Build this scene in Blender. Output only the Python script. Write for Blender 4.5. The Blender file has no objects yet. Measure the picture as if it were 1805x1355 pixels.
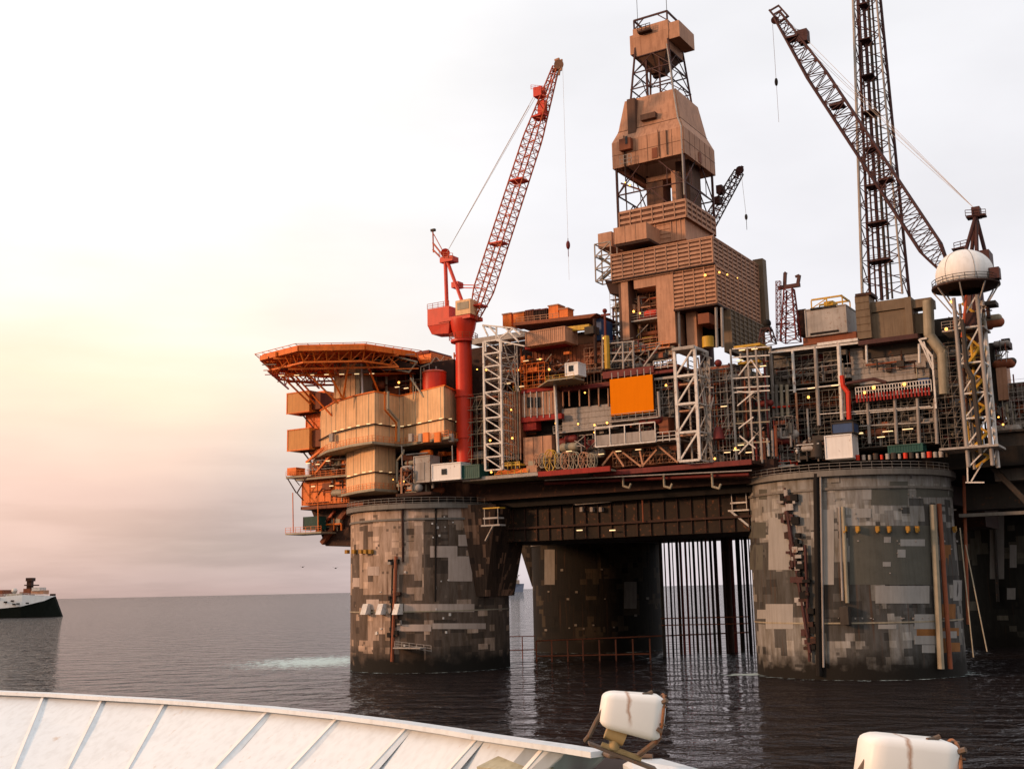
import bpy, math, random
from mathutils import Vector, Matrix
from math import radians, pi, sin, cos
random.seed(7)
S = bpy.context.scene
COL = S.collection

# ------------------------------------------------------------------ camera
W, H, F = 1805.0, 1355.0, 2040.0
CAM = Vector((0, 0, 16.0))
RM = (Matrix.Rotation(pi/2 + radians(10), 3, 'X') @ Matrix.Rotation(radians(-1.2), 3, 'Z'))
cd = bpy.data.cameras.new('camera'); cam = bpy.data.objects.new('camera', cd); COL.objects.link(cam)
cd.sensor_width = 36; cd.lens = 36*F/W; cd.clip_start = 0.5; cd.clip_end = 60000
cam.matrix_world = Matrix.Translation(CAM) @ RM.to_4x4()
S.camera = cam
S.view_settings.view_transform = 'Standard'; S.view_settings.look = 'None'
S.view_settings.exposure = 0.1; S.view_settings.gamma = 1.0

# ------------------------------------------------------------------ world
SUN_AZ, SUN_EL = -1.80, radians(14)          # azimuth measured from +Y, negative = left
wd = bpy.data.worlds.new('World'); S.world = wd; wd.use_nodes = True
nt = wd.node_tree; nt.nodes.clear(); N = nt.nodes.new; LK = nt.links.new
def ramp(nodes, stops, interp='LINEAR'):
    r = nodes.new('ShaderNodeValToRGB'); e = r.color_ramp.elements; r.color_ramp.interpolation = interp
    while len(e) < len(stops): e.new(0.5)
    for k, (p, c) in enumerate(stops):
        e[k].position = p; e[k].color = (c[0], c[1], c[2], 1)
    return r
def srgb(r, g, b):
    f = lambda c: (c/255/12.92) if c/255 <= .04045 else ((c/255+.055)/1.055)**2.4
    return (f(r), f(g), f(b))
tc = N('ShaderNodeTexCoord'); sep = N('ShaderNodeSeparateXYZ'); LK(tc.outputs['Generated'], sep.inputs[0])
el = N('ShaderNodeMath'); el.operation = 'ARCSINE'; LK(sep.outputs['Z'], el.inputs[0])
eln = N('ShaderNodeMath'); eln.operation = 'MULTIPLY'; LK(el.outputs[0], eln.inputs[0]); eln.inputs[1].default_value = 1/(pi/2)
# cloud wobble
mp = N('ShaderNodeMapping'); mp.inputs['Scale'].default_value = (1.0, 1.0, 5.0); LK(tc.outputs['Generated'], mp.inputs[0])
nz = N('ShaderNodeTexNoise'); nz.inputs['Scale'].default_value = 3.2; nz.inputs['Detail'].default_value = 6; nz.inputs['Roughness'].default_value = .5
LK(mp.outputs[0], nz.inputs['Vector'])
wob = N('ShaderNodeMath'); wob.operation = 'MULTIPLY_ADD'; LK(nz.outputs['Fac'], wob.inputs[0]); wob.inputs[1].default_value = .085; wob.inputs[2].default_value = -.0425
ee = N('ShaderNodeMath'); ee.operation = 'ADD'; LK(eln.outputs[0], ee.inputs[0]); LK(wob.outputs[0], ee.inputs[1])
d = 1/90.0
rl = ramp(nt.nodes, [(0, srgb(196,170,164)), (1.6*d, srgb(202,178,172)), (4.4*d, srgb(218,196,186)), (7.5*d, srgb(238,216,200)), (10*d, srgb(249,230,206)),
                     (13*d, (1.0,.91,.79)), (18*d, (1.08,1.05,1.0)), (30*d, (1.25,1.2,1.14)), (1, (1.05,1.03,1.02))])
rr = ramp(nt.nodes, [(0, srgb(226,214,218)), (6*d, srgb(234,229,233)), (14*d, srgb(238,236,240)), (26*d, srgb(240,239,242)), (45*d, (.95,.95,.97)), (1, (1.05,1.05,1.08))])
LK(ee.outputs[0], rl.inputs[0]); LK(ee.outputs[0], rr.inputs[0])
az = N('ShaderNodeMath'); az.operation = 'ARCTAN2'; LK(sep.outputs['X'], az.inputs[0]); LK(sep.outputs['Y'], az.inputs[1])
azm = N('ShaderNodeMapRange'); azm.interpolation_type = 'SMOOTHSTEP'; LK(az.outputs[0], azm.inputs['Value'])
azm.inputs['From Min'].default_value = -.30; azm.inputs['From Max'].default_value = .12
mx = N('ShaderNodeMix'); mx.data_type = 'RGBA'; LK(azm.outputs[0], mx.inputs['Factor']); LK(rl.outputs[0], mx.inputs['A']); LK(rr.outputs[0], mx.inputs['B'])
# soft grey cloud modulation
nz2 = N('ShaderNodeTexNoise'); nz2.inputs['Scale'].default_value = 2.6; nz2.inputs['Detail'].default_value = 5
mp2 = N('ShaderNodeMapping'); mp2.inputs['Scale'].default_value = (1.2, 1.2, 3.0); mp2.inputs['Location'].default_value = (.3, .1, .4)
LK(tc.outputs['Generated'], mp2.inputs[0]); LK(mp2.outputs[0], nz2.inputs['Vector'])
cl = N('ShaderNodeMapRange'); LK(nz2.outputs['Fac'], cl.inputs['Value']); cl.inputs['From Min'].default_value = .35; cl.inputs['From Max'].default_value = .7
cl.inputs['To Min'].default_value = 1.03; cl.inputs['To Max'].default_value = .90
mp3 = N('ShaderNodeMapping'); mp3.inputs['Scale'].default_value = (1.6, 1.6, 14.0); LK(tc.outputs['Generated'], mp3.inputs[0])
nz3 = N('ShaderNodeTexNoise'); nz3.inputs['Scale'].default_value = 2.4; nz3.inputs['Detail'].default_value = 6; nz3.inputs['Roughness'].default_value = .55; LK(mp3.outputs[0], nz3.inputs['Vector'])
bk = N('ShaderNodeMapRange'); bk.interpolation_type = 'SMOOTHSTEP'; LK(nz3.outputs['Fac'], bk.inputs['Value']); bk.inputs['From Min'].default_value = .42; bk.inputs['From Max'].default_value = .66
lowm = N('ShaderNodeMapRange'); lowm.interpolation_type = 'SMOOTHSTEP'; LK(eln.outputs[0], lowm.inputs['Value']); lowm.inputs['From Min'].default_value = .4*d; lowm.inputs['From Max'].default_value = 11*d; lowm.inputs['To Min'].default_value = .17; lowm.inputs['To Max'].default_value = 0
bm = N('ShaderNodeMath'); bm.operation = 'MULTIPLY'; LK(bk.outputs[0], bm.inputs[0]); LK(lowm.outputs[0], bm.inputs[1])
cs_ = N('ShaderNodeMath'); cs_.operation = 'SUBTRACT'; LK(cl.outputs[0], cs_.inputs[0]); LK(bm.outputs[0], cs_.inputs[1])
mm = N('ShaderNodeVectorMath'); mm.operation = 'SCALE'; LK(mx.outputs['Result'], mm.inputs[0]); LK(cs_.outputs[0], mm.inputs['Scale'])
# thin cloud lit by the low sun behind it, out over the sea at the left
gd = Vector((sin(-.42)*cos(.17), cos(-.42)*cos(.21), sin(.21))).normalized()
dt = N('ShaderNodeVectorMath'); dt.operation = 'DOT_PRODUCT'; LK(tc.outputs['Generated'], dt.inputs[0]); dt.inputs[1].default_value = gd
gm_ = N('ShaderNodeMapRange'); gm_.interpolation_type = 'SMOOTHERSTEP'; LK(dt.outputs['Value'], gm_.inputs['Value']); gm_.inputs['From Min'].default_value = .965; gm_.inputs['From Max'].default_value = 1.0
gs = N('ShaderNodeVectorMath'); gs.operation = 'SCALE'; gs.inputs[0].default_value = (.26,.115,.06); LK(gm_.outputs[0], gs.inputs['Scale'])
ga = N('ShaderNodeVectorMath'); ga.operation = 'ADD'; LK(mm.outputs[0], ga.inputs[0]); LK(gs.outputs[0], ga.inputs[1])
bgc = N('ShaderNodeBackground'); LK(ga.outputs[0], bgc.inputs['Color']); bgc.inputs['Strength'].default_value = 1.07
sky = N('ShaderNodeTexSky'); sky.sky_type = 'NISHITA'; sky.sun_disc = False; sky.sun_elevation = SUN_EL; sky.sun_rotation = SUN_AZ % (2*pi)
bgs = N('ShaderNodeBackground'); LK(sky.outputs[0], bgs.inputs['Color']); bgs.inputs['Strength'].default_value = .1
ms = N('ShaderNodeMixShader'); ms.inputs[0].default_value = .93; LK(bgs.outputs[0], ms.inputs[1]); LK(bgc.outputs[0], ms.inputs[2])
wo = N('ShaderNodeOutputWorld'); LK(ms.outputs[0], wo.inputs[0])

sl = bpy.data.lights.new('sun', 'SUN'); so = bpy.data.objects.new('sun', sl); COL.objects.link(so)
sl.energy = 2.9; sl.angle = radians(7); sl.color = (1.0, .55, .29)  # added warm side light, aimed from the left to warm the rig
sd = Vector((sin(SUN_AZ)*cos(SUN_EL), cos(SUN_AZ)*cos(SUN_EL), sin(SUN_EL)))
so.rotation_euler = sd.to_track_quat('Z', 'Y').to_euler(); so.location = sd*400

# ------------------------------------------------------------------ frames of reference
OR = Vector((-18.5, 252, 0)); U = Vector((.85, -.527, 0)); V = Vector((.527, .85, 0))
def LOC(p): return OR + U*p[0] + V*p[1] + Vector((0, 0, p[2]))      # platform frame: along the front, away from it, up
def WLD(p): return Vector(p)
FR = [LOC]
def ray(x, y): return RM @ Vector(((x-W/2)/F, -(y-H/2)/F, -1))
def P(x, y, b):                                                      # point of the platform's plane b metres behind its front axis
    r = ray(x, y); t = ((OR-CAM).dot(V) + b*V.dot(V))/r.dot(V); q = CAM + r*t - OR
    return (q.dot(U)/U.dot(U), b, q.z)
def PZ(x, y, z): r = ray(x, y); return CAM + r*((z-CAM.z)/r.z)
def PY(x, y, yy): r = ray(x, y); return CAM + r*(yy/r.y)

# ------------------------------------------------------------------ mesh builder
class MB:
    def __init__(s): s.v = []; s.f = []; s.sm = []
    def add(s, vs, fs, smooth=False):
        o = len(s.v); fr = FR[0]
        s.v += [fr(q) for q in vs]; s.f += [tuple(i+o for i in f) for f in fs]; s.sm += [smooth]*len(fs)
        return s
    def box(s, a0, a1, b0, b1, z0, z1):
        if a0 > a1: a0, a1 = a1, a0
        if z0 > z1: z0, z1 = z1, z0
        if b0 > b1: b0, b1 = b1, b0
        return s.add([(a0,b0,z0),(a1,b0,z0),(a1,b1,z0),(a0,b1,z0),(a0,b0,z1),(a1,b0,z1),(a1,b1,z1),(a0,b1,z1)],
                     [(0,3,2,1),(4,5,6,7),(0,1,5,4),(1,2,6,5),(2,3,7,6),(3,0,4,7)])
    def hexa(s, lo, hi):      # lo, hi: 4 corner points each
        return s.add(list(lo)+list(hi), [(0,3,2,1),(4,5,6,7),(0,1,5,4),(1,2,6,5),(2,3,7,6),(3,0,4,7)])
    def prism(s, pts, z0, z1):
        n = len(pts)
        return s.add([(x,y,z0) for x,y in pts]+[(x,y,z1) for x,y in pts],
                     [tuple(range(n-1,-1,-1)), tuple(range(n,2*n))]+[(i,(i+1)%n,(i+1)%n+n,i+n) for i in range(n)])
    def tube(s, p, q, r, n=8, r2=None, cap=True):
        p, q = Vector(p), Vector(q); r2 = r if r2 is None else r2; dz = q-p
        if dz.length < 1e-6: return s
        dz.normalize(); x = dz.cross(Vector((0,0,1)) if abs(dz.z) < .95 else Vector((1,0,0))).normalized(); y = dz.cross(x)
        vs = [tuple(c+(x*cos(2*pi*(k+.5)/n)+y*sin(2*pi*(k+.5)/n))*rr_) for c, rr_ in ((p,r),(q,r2)) for k in range(n)]
        fs = [(k,(k+1)%n,(k+1)%n+n,k+n) for k in range(n)]
        s.add(vs, fs, n > 5)
        if cap: s.add(vs, [tuple(range(n-1,-1,-1)), tuple(range(n,2*n))])
        return s
    def beam(s, p, q, w): return s.tube(p, q, w*.707, 4)
    def path(s, pts, r, n=7):
        for a, b in zip(pts, pts[1:]): s.tube(a, b, r, n)
        for q in pts[1:-1]: s.ball(q, r*1.04, 7, 5)
        return s
    def ball(s, c, r, n=12, m=8, sz=1.0, z0=-1.0, z1=1.0):
        prof = []
        a0, a1 = math.asin(z0), math.asin(z1)
        for k in range(m+1):
            t = a0+(a1-a0)*k/m; prof.append((max(r*cos(t), .0005), r*sz*sin(t)))
        return s.lathe(c, prof, n)
    def lathe(s, c, prof, n=24, a0=0, a1=2*pi):
        full = abs(a1-a0-2*pi) < 1e-6; m = n if full else n+1
        vs = [(c[0]+r*cos(a0+(a1-a0)*k/n), c[1]+r*sin(a0+(a1-a0)*k/n), c[2]+z) for r, z in prof for k in range(m)]
        fs = []
        for i in range(len(prof)-1):
            for k in range(n if full else n):
                k2 = (k+1) % m if full else k+1
                fs.append((i*m+k, i*m+k2, (i+1)*m+k2, (i+1)*m+k))
        return s.add(vs, fs, True)
    def slats(s, a0, a1, b, z0, z1, step=.55, th=.14, d=.12, post=2.4):   # louvred cladding on a face along the front
        n = max(2, int((z1-z0)/step))
        for k in range(n+1):
            z = z0+(z1-z0)*k/n; s.box(a0, a1, b-d, b+.02, z-th/2, z+th/2)
        m = max(1, round((a1-a0)/post))
        for k in range(m+1):
            a = a0+(a1-a0)*k/m; s.box(a-.09, a+.09, b-d*1.6, b+.02, z0, z1)
        return s
    def slats_v(s, b0, b1, a, z0, z1, step=.55, th=.14, d=.12, post=2.4):  # same, on a face going back
        n = max(2, int((z1-z0)/step))
        for k in range(n+1):
            z = z0+(z1-z0)*k/n; s.box(a-.02, a+d, b0, b1, z-th/2, z+th/2)
        m = max(1, round((b1-b0)/post))
        for k in range(m+1):
            bb = b0+(b1-b0)*k/m; s.box(a-.02, a+d*1.6, bb-.09, bb+.09, z0, z1)
        return s
    def ribs(s, a0, a1, b, z0, z1, step=.8, w=.22, d=.15):
        n = max(1, round((a1-a0)/step))
        for k in range(n+1):
            a = a0+(a1-a0)*k/n; s.box(a-w/2, a+w/2, b-d, b+.02, z0, z1)
        return s
    def rail(s, pts, h=1.15, step=1.6, r=.035, rails=3):
        for p, q in zip(pts, pts[1:]):
            p, q = Vector(p), Vector(q); L = (q-p).length; n = max(1, round(L/step)); up = Vector((0,0,h))
            for k in range(n+1):
                t = p.lerp(q, k/n); s.tube(t, t+up, r, 4, cap=False)
            for k in range(rails):
                o = Vector((0,0,h*(1-k*.42))); s.tube(p+o, q+o, r, 4, cap=False)
        return s
    def lattice(s, p, q, wp, wq, n, r, rb, up=(0,1,0), taper=None, faces=(0,1,2,3)):
        # four chord lattice from p to q; wp / wq = (width, depth) at each end
        p, q = Vector(p), Vector(q); d_ = (q-p).normalized(); y = Vector(up); y = (y-d_*y.dot(d_)).normalized(); x = y.cross(d_)
        sg = [(-1,-1),(1,-1),(1,1),(-1,1)]; st = []
        for k in range(n+1):
            t = k/n; c = p.lerp(q, t); f = taper(t) if taper else 1
            w = (wp[0]+(wq[0]-wp[0])*t)*f/2; dd = (wp[1]+(wq[1]-wp[1])*t)*f/2
            st.append([c+x*w*i+y*dd*j for i, j in sg])
        for k in range(n):
            for j in range(4): s.tube(st[k][j], st[k+1][j], r, 6, cap=False)
            for j in faces:
                i, m = (j, (j+1) % 4) if k % 2 else ((j+1) % 4, j)
                s.tube(st[k][i], st[k+1][m], rb, 4, cap=False)
                s.tube(st[k+1][j], st[k+1][(j+1) % 4], rb, 4, cap=False)
        for j in faces: s.tube(st[0][j], st[0][(j+1) % 4], rb, 4, cap=False)
        return s

ORG = {}
def thing(name, label, cat, at, group=None, kind=None):
    o = bpy.data.objects.new(name, None); COL.objects.link(o); o.empty_display_size = .5
    w = FR[0](at); o.location = w; ORG[o.name] = w.copy()
    o['label'] = label; o['category'] = cat
    if group: o['group'] = group
    if kind: o['kind'] = kind
    return o
def obj(name, mb, mat, parent=None, label=None, kind=None):
    me = bpy.data.meshes.new(name); v = mb.v
    lo = Vector((min(q.x for q in v), min(q.y for q in v), min(q.z for q in v))); hi = Vector((max(q.x for q in v), max(q.y for q in v), max(q.z for q in v)))
    c = Vector(((lo.x+hi.x)/2, (lo.y+hi.y)/2, lo.z))
    me.from_pydata([q-c for q in v], [], mb.f); me.polygons.foreach_set('use_smooth', mb.sm)
    me.materials.append(mat); me.update()
    if any(mb.sm): me.set_sharp_from_angle(angle=radians(38))
    o = bpy.data.objects.new(name, me); COL.objects.link(o); ORG[o.name] = c
    if parent: o.parent = parent; o.location = c - ORG[parent.name]
    else: o.location = c
    if label: o['label'] = label
    if kind: o['kind'] = kind
    return o
def tag(o, label, cat, group=None):
    o['label'] = label; o['category'] = cat
    if group: o['group'] = group
    return o
def struct(o): o['kind'] = 'structure'; return o

# ------------------------------------------------------------------ materials
def mat(name, c, rough=.6, metal=0.0, var=.25, rust=0.0, dirt=.3, scale=1.0, rustc=(.16,.055,.02), bump=0.0, spec=.25):
    m = bpy.data.materials.new(name); m.use_nodes = True; t = m.node_tree; nn = t.nodes; ln = t.links.new
    b = nn['Principled BSDF']; b.inputs['Roughness'].default_value = rough; b.inputs['Metallic'].default_value = metal
    b.inputs['Specular IOR Level'].default_value = spec
    g = nn.new('ShaderNodeNewGeometry'); n1 = nn.new('ShaderNodeTexNoise'); n1.inputs['Scale'].default_value = .35*scale; n1.inputs['Detail'].default_value = 6; n1.inputs['Roughness'].default_value = .65
    ln(g.outputs['Position'], n1.inputs['Vector'])
    r1 = ramp(nn, [(.3, tuple(x*(1-var) for x in c)), (.72, tuple(min(1, x*(1+var*.6)) for x in c))]); ln(n1.outputs['Fac'], r1.inputs[0])
    out = r1.outputs[0]
    # vertical streaks of grime
    mpn = nn.new('ShaderNodeMapping'); mpn.inputs['Scale'].default_value = (2.2*scale, 2.2*scale, .18*scale); ln(g.outputs['Position'], mpn.inputs[0])
    n2 = nn.new('ShaderNodeTexNoise'); n2.inputs['Scale'].default_value = 1; n2.inputs['Detail'].default_value = 5; ln(mpn.outputs[0], n2.inputs['Vector'])
    r2 = ramp(nn, [(.45, (0,0,0)), (.68, (1,1,1))]); ln(n2.outputs['Fac'], r2.inputs[0])
    mu = nn.new('ShaderNodeMath'); mu.operation = 'MULTIPLY'; ln(r2.outputs[0], mu.inputs[0]); mu.inputs[1].default_value = dirt
    mxn = nn.new('ShaderNodeMix'); mxn.data_type = 'RGBA'; ln(mu.outputs[0], mxn.inputs['Factor']); ln(out, mxn.inputs['A'])
    mxn.inputs['B'].default_value = (c[0]*.42, c[1]*.36, c[2]*.30, 1); out = mxn.outputs['Result']
    if rust:
        n3 = nn.new('ShaderNodeTexNoise'); n3.inputs['Scale'].default_value = 1.1*scale; n3.inputs['Detail'].default_value = 8; n3.inputs['Roughness'].default_value = .7
        ln(mpn.outputs[0] if rust > .3 else g.outputs['Position'], n3.inputs['Vector'])
        r3 = ramp(nn, [(.62-.2*rust, (0,0,0)), (.74-.2*rust, (1,1,1))]); ln(n3.outputs['Fac'], r3.inputs[0])
        mx3 = nn.new('ShaderNodeMix'); mx3.data_type = 'RGBA'; ln(r3.outputs[0], mx3.inputs['Factor']); ln(out, mx3.inputs['A']); mx3.inputs['B'].default_value = (*rustc, 1); out = mx3.outputs['Result']
    ln(out, b.inputs['Base Color'])
    if bump:
        bp = nn.new('ShaderNodeBump'); bp.inputs['Strength'].default_value = bump; bp.inputs['Distance'].default_value = .05; ln(n1.outputs['Fac'], bp.inputs['Height']); ln(bp.outputs[0], b.inputs['Normal'])
    return m
def emis(name, c, s):
    m = bpy.data.materials.new(name); m.use_nodes = True; b = m.node_tree.nodes['Principled BSDF']
    b.inputs['Base Color'].default_value = (*c, 1); b.inputs['Emission Color'].default_value = (*c, 1); b.inputs['Emission Strength'].default_value = s
    return m
M = dict(
    crimson=mat('crimson_trim', (.26,.016,.010), .7, dirt=.4),
    cwhite=mat('clean_white_paint', (.66,.62,.59), .5, var=.06, dirt=.14, rust=.04),
    mustard=mat('mustard_bracket_paint', (.34,.17,.022), .65, dirt=.5),
    white=mat('white_steel', (.60,.55,.50), .5, rust=.30, scale=1.6), dwhite=mat('dirty_white_steel', (0.3280,0.2870,0.2542), .6, rust=.25),
    cream=mat('cream_cladding', (.72,.43,.22), .6, var=.15, dirt=.35), tan=mat('tan_cladding', (.43,.215,.125), .65, var=.22, dirt=.45, rust=.05),  # cream pushed warmer: the left side's orange glow is put into it
    tan2=mat('tan_louvre', (.40,.21,.13), .65, var=.2, dirt=.3), tand=mat('dark_tan_shade', (0.1100,0.0550,0.0350), .8),  # dark tan: seams, plus shade of openings and undersides put into colour
    maroon=mat('maroon_steel', (.060,.018,.015), .6, dirt=.4), apric=mat('glow_tan_cladding', (0.5580,0.2430,0.0675), .6, var=.1, dirt=.25), backing=mat('shaded_louvre_backing', (0.1190,0.0525,0.0315), .8),  # apricot carries the warm glow; backing carries the shade between slats
    brown=mat('brown_cladding', (.20,.058,.024), .7, rust=.2), dbrown=mat('brown_shade_steel', (0.0364,0.0140,0.0084), .75, rust=.2),  # brown warmed by painted glow; dark brown carries module-interior shade
    orange=mat('orange_steel', (.74,.165,.018), .55, rust=.05, dirt=.35), red=mat('red_paint', (.54,.030,.009), .45, var=.15, dirt=.25),  # orange steel, saturated further to carry the warm glow in its paint
    dred=mat('dark_red_steel', (0.1360,0.0144,0.0112), .6, dirt=.5), redl=mat('red_lattice_steel', (.42,.070,.02), .55, dirt=.4),
    grey=mat('grey_cladding', (0.1520,0.1320,0.1120), .6, var=.2, dirt=.4), lgrey=mat('light_grey_cladding', (0.2808,0.2418,0.2145), .6, var=.2, dirt=.5),
    dgrey=mat('dark_grey_steel', (.042,.032,.025), .7, rust=.15), black=mat('deep_shadow_steel', (.010,.007,.005), .85, var=.4),  # near-black: shade of bays and cores put into the colour
    yellow=mat('yellow_paint', (0.5100,0.2890,0.0255), .5, dirt=.4), sign=mat('orange_board', (.66,.165,.0008), .8, var=.04, dirt=.06, spec=.05),
    blue=mat('blue_paint', (.03,.06,.14), .5), teal=mat('green_container_paint', (0.0140,0.0700,0.0560), .5), beige=mat('beige_steel', (0.2880,0.2400,0.1680), .55, dirt=.4),
    rope=mat('wire_rope', (.12,.07,.05), .5, metal=.6), ropel=mat('pale_wire_rope', (.45,.36,.30), .5), radome=mat('radome_white', (.72,.69,.66), .55, var=.08, dirt=.15),
    olive=mat('olive_tan_cladding', (0.1520,0.1040,0.0640), .7, var=.2, dirt=.4), ship=mat('ship_white_paint', (.62,.645,.67), .5, var=.05, dirt=.16, scale=2.5, rust=.01, rustc=(.45,.34,.26)),
    steelb=mat('shaded_girder_brown', (0.0204,0.0108,0.0048), .75, rust=.25), rustp=mat('rusty_pipe', (.25,.07,.03), .7, rust=.3), glass=mat('dark_glass', (.01,.012,.015), .15),  # girder brown darkened to carry the under-deck shade
    lampy=emis('sodium_lamp', (1, .44, .08), 3.2), tubel=emis('fluorescent_tube', (1, .70, .36), .95))
M['ship'].node_tree.nodes['Principled BSDF'].inputs['Coat Weight'].default_value = .15

# ------------------------------------------------------------------ sea
def make_water():
    m = bpy.data.materials.new('sea_water'); m.use_nodes = True; t = m.node_tree; nn = t.nodes; ln = t.links.new
    b = nn['Principled BSDF']; b.inputs['Roughness'].default_value = .04; b.inputs['IOR'].default_value = 1.33; b.inputs['Specular IOR Level'].default_value = .36; b.inputs['Specular Tint'].default_value = (1,.82,.84,1)
    g = nn.new('ShaderNodeNewGeometry')
    def noise(sx, sy, sc, det, rgh=.55, loc=(0,0,0), dist=0, off=None):
        src = g.outputs['Position']
        if off:
            ad = nn.new('ShaderNodeVectorMath'); ad.operation = 'ADD'; ln(src, ad.inputs[0]); ad.inputs[1].default_value = off; src = ad.outputs[0]
        mpn = nn.new('ShaderNodeMapping'); mpn.inputs['Scale'].default_value = (sx, sy, 1); mpn.inputs['Location'].default_value = loc; mpn.inputs['Rotation'].default_value = (0,0,.2)
        ln(src, mpn.inputs[0]); n_ = nn.new('ShaderNodeTexNoise'); n_.inputs['Scale'].default_value = sc; n_.inputs['Detail'].default_value = det; n_.inputs['Roughness'].default_value = rgh
        n_.inputs['Distortion'].default_value = dist; ln(mpn.outputs[0], n_.inputs['Vector']); return n_.outputs['Fac']
    E_ = .12
    def height(off):      # metres of wave height: swell plus wind ripples
        a_ = noise(.7, 1.1, .145, 2, .5, off=off); c_ = noise(.75, 1.15, .55, 3, .55, dist=.3, off=off)
        s1 = nn.new('ShaderNodeMath'); s1.operation = 'MULTIPLY'; ln(a_, s1.inputs[0]); s1.inputs[1].default_value = AMP1
        s2 = nn.new('ShaderNodeMath'); s2.operation = 'MULTIPLY_ADD'; ln(c_, s2.inputs[0]); s2.inputs[1].default_value = AMP2; ln(s1.outputs[0], s2.inputs[2]); return s2.outputs[0]
    AMP1, AMP2 = 3.4, 1.15
    h0, hx, hy = height(None), height((E_,0,0)), height((0,E_,0))
    def slope(h1):
        a = nn.new('ShaderNodeMath'); a.operation = 'SUBTRACT'; ln(h0, a.inputs[0]); ln(h1, a.inputs[1])
        b2 = nn.new('ShaderNodeMath'); b2.operation = 'DIVIDE'; ln(a.outputs[0], b2.inputs[0]); b2.inputs[1].default_value = E_; return b2.outputs[0]
    cn = nn.new('ShaderNodeCombineXYZ'); ln(slope(hx), cn.inputs[0]); ln(slope(hy), cn.inputs[1]); cn.inputs[2].default_value = 1
    nm = nn.new('ShaderNodeVectorMath'); nm.operation = 'NORMALIZE'; ln(cn.outputs[0], nm.inputs[0]); ln(nm.outputs[0], b.inputs['Normal'])
    # foam where the discharge and swell break at the columns
    def blob(cx, cy, sx, sy):
        v = nn.new('ShaderNodeVectorMath'); v.operation = 'SUBTRACT'; ln(g.outputs['Position'], v.inputs[0]); v.inputs[1].default_value = (cx, cy, 0)
        w = nn.new('ShaderNodeVectorMath'); w.operation = 'MULTIPLY'; ln(v.outputs[0], w.inputs[0]); w.inputs[1].default_value = (1/sx, 1/sy, 0)
        l_ = nn.new('ShaderNodeVectorMath'); l_.operation = 'LENGTH'; ln(w.outputs[0], l_.inputs[0])
        q = nn.new('ShaderNodeMapRange'); ln(l_.outputs['Value'], q.inputs['Value']); q.inputs['From Min'].default_value = .1; q.inputs['From Max'].default_value = 1; q.inputs['To Min'].default_value = 1; q.inputs['To Max'].default_value = 0
        return q.outputs[0]
    p1 = PZ(560, 1166, 0); p2 = PZ(1320, 1188, 0)
    f1 = blob(p1.x, p1.y, 30, 40); f2 = blob(p2.x, p2.y, 8, 5)
    ad = nn.new('ShaderNodeMath'); ad.operation = 'MAXIMUM'; ln(f1, ad.inputs[0]); ln(f2, ad.inputs[1])
    for (cx, cy, rad) in ((OR.x, OR.y, 16.9), (61.3, 213.5, 18.0), (21.2, 309, 16.9)):
        v = nn.new('ShaderNodeVectorMath'); v.operation = 'SUBTRACT'; ln(g.outputs['Position'], v.inputs[0]); v.inputs[1].default_value = (cx, cy, 0)
        l_ = nn.new('ShaderNodeVectorMath'); l_.operation = 'LENGTH'; ln(v.outputs[0], l_.inputs[0])
        q = nn.new('ShaderNodeMapRange'); ln(l_.outputs['Value'], q.inputs['Value']); q.inputs['From Min'].default_value = rad; q.inputs['From Max'].default_value = rad+3.2; q.inputs['To Min'].default_value = .50; q.inputs['To Max'].default_value = 0
        a2 = nn.new('ShaderNodeMath'); a2.operation = 'MAXIMUM'; ln(ad.outputs[0], a2.inputs[0]); ln(q.outputs[0], a2.inputs[1]); ad = a2
    fn = noise(1, 1, .5, 7, .7)
    mu = nn.new('ShaderNodeMath'); mu.operation = 'MULTIPLY_ADD'; ln(fn, mu.inputs[0]); mu.inputs[1].default_value = 2.8; mu.inputs[2].default_value = -1.85
    s2 = nn.new('ShaderNodeMath'); s2.operation = 'ADD'; ln(mu.outputs[0], s2.inputs[0]); ln(ad.outputs[0], s2.inputs[1])
    cl2 = nn.new('ShaderNodeMapRange'); ln(s2.outputs[0], cl2.inputs['Value']); cl2.inputs['From Min'].default_value = 0; cl2.inputs['From Max'].default_value = .42; cl2.inputs['To Max'].default_value = .95
    z_ = nn.new('ShaderNodeMath'); z_.operation = 'GREATER_THAN'; ln(ad.outputs[0], z_.inputs[0]); z_.inputs[1].default_value = .001
    z2 = nn.new('ShaderNodeMath'); z2.operation = 'MULTIPLY'; ln(cl2.outputs[0], z2.inputs[0]); ln(z_.outputs[0], z2.inputs[1])
    df = nn.new('ShaderNodeBsdfDiffuse'); df.inputs['Color'].default_value = (.50,.60,.59,1)
    b.inputs['Base Color'].default_value = (.013,.011,.011,1)
    body = nn.new('ShaderNodeBsdfDiffuse'); body.inputs['Color'].default_value = (.016,.010,.010,1); mb_ = nn.new('ShaderNodeMixShader'); mb_.inputs[0].default_value = .26; ln(b.outputs[0], mb_.inputs[1]); ln(body.outputs[0], mb_.inputs[2])
    mxs = nn.new('ShaderNodeMixShader'); ln(z2.outputs[0], mxs.inputs[0]); ln(mb_.outputs[0], mxs.inputs[1]); ln(df.outputs[0], mxs.inputs[2])
    ln(mxs.outputs[0], nn['Material Output'].inputs[0])
    return m
FR[0] = WLD
sea = MB(); sea.add([(-30000,-2000,0),(30000,-2000,0),(30000,40000,0),(-30000,40000,0)], [(0,1,2,3)])
struct(obj('water', sea, make_water()))
FR[0] = LOC

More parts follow.
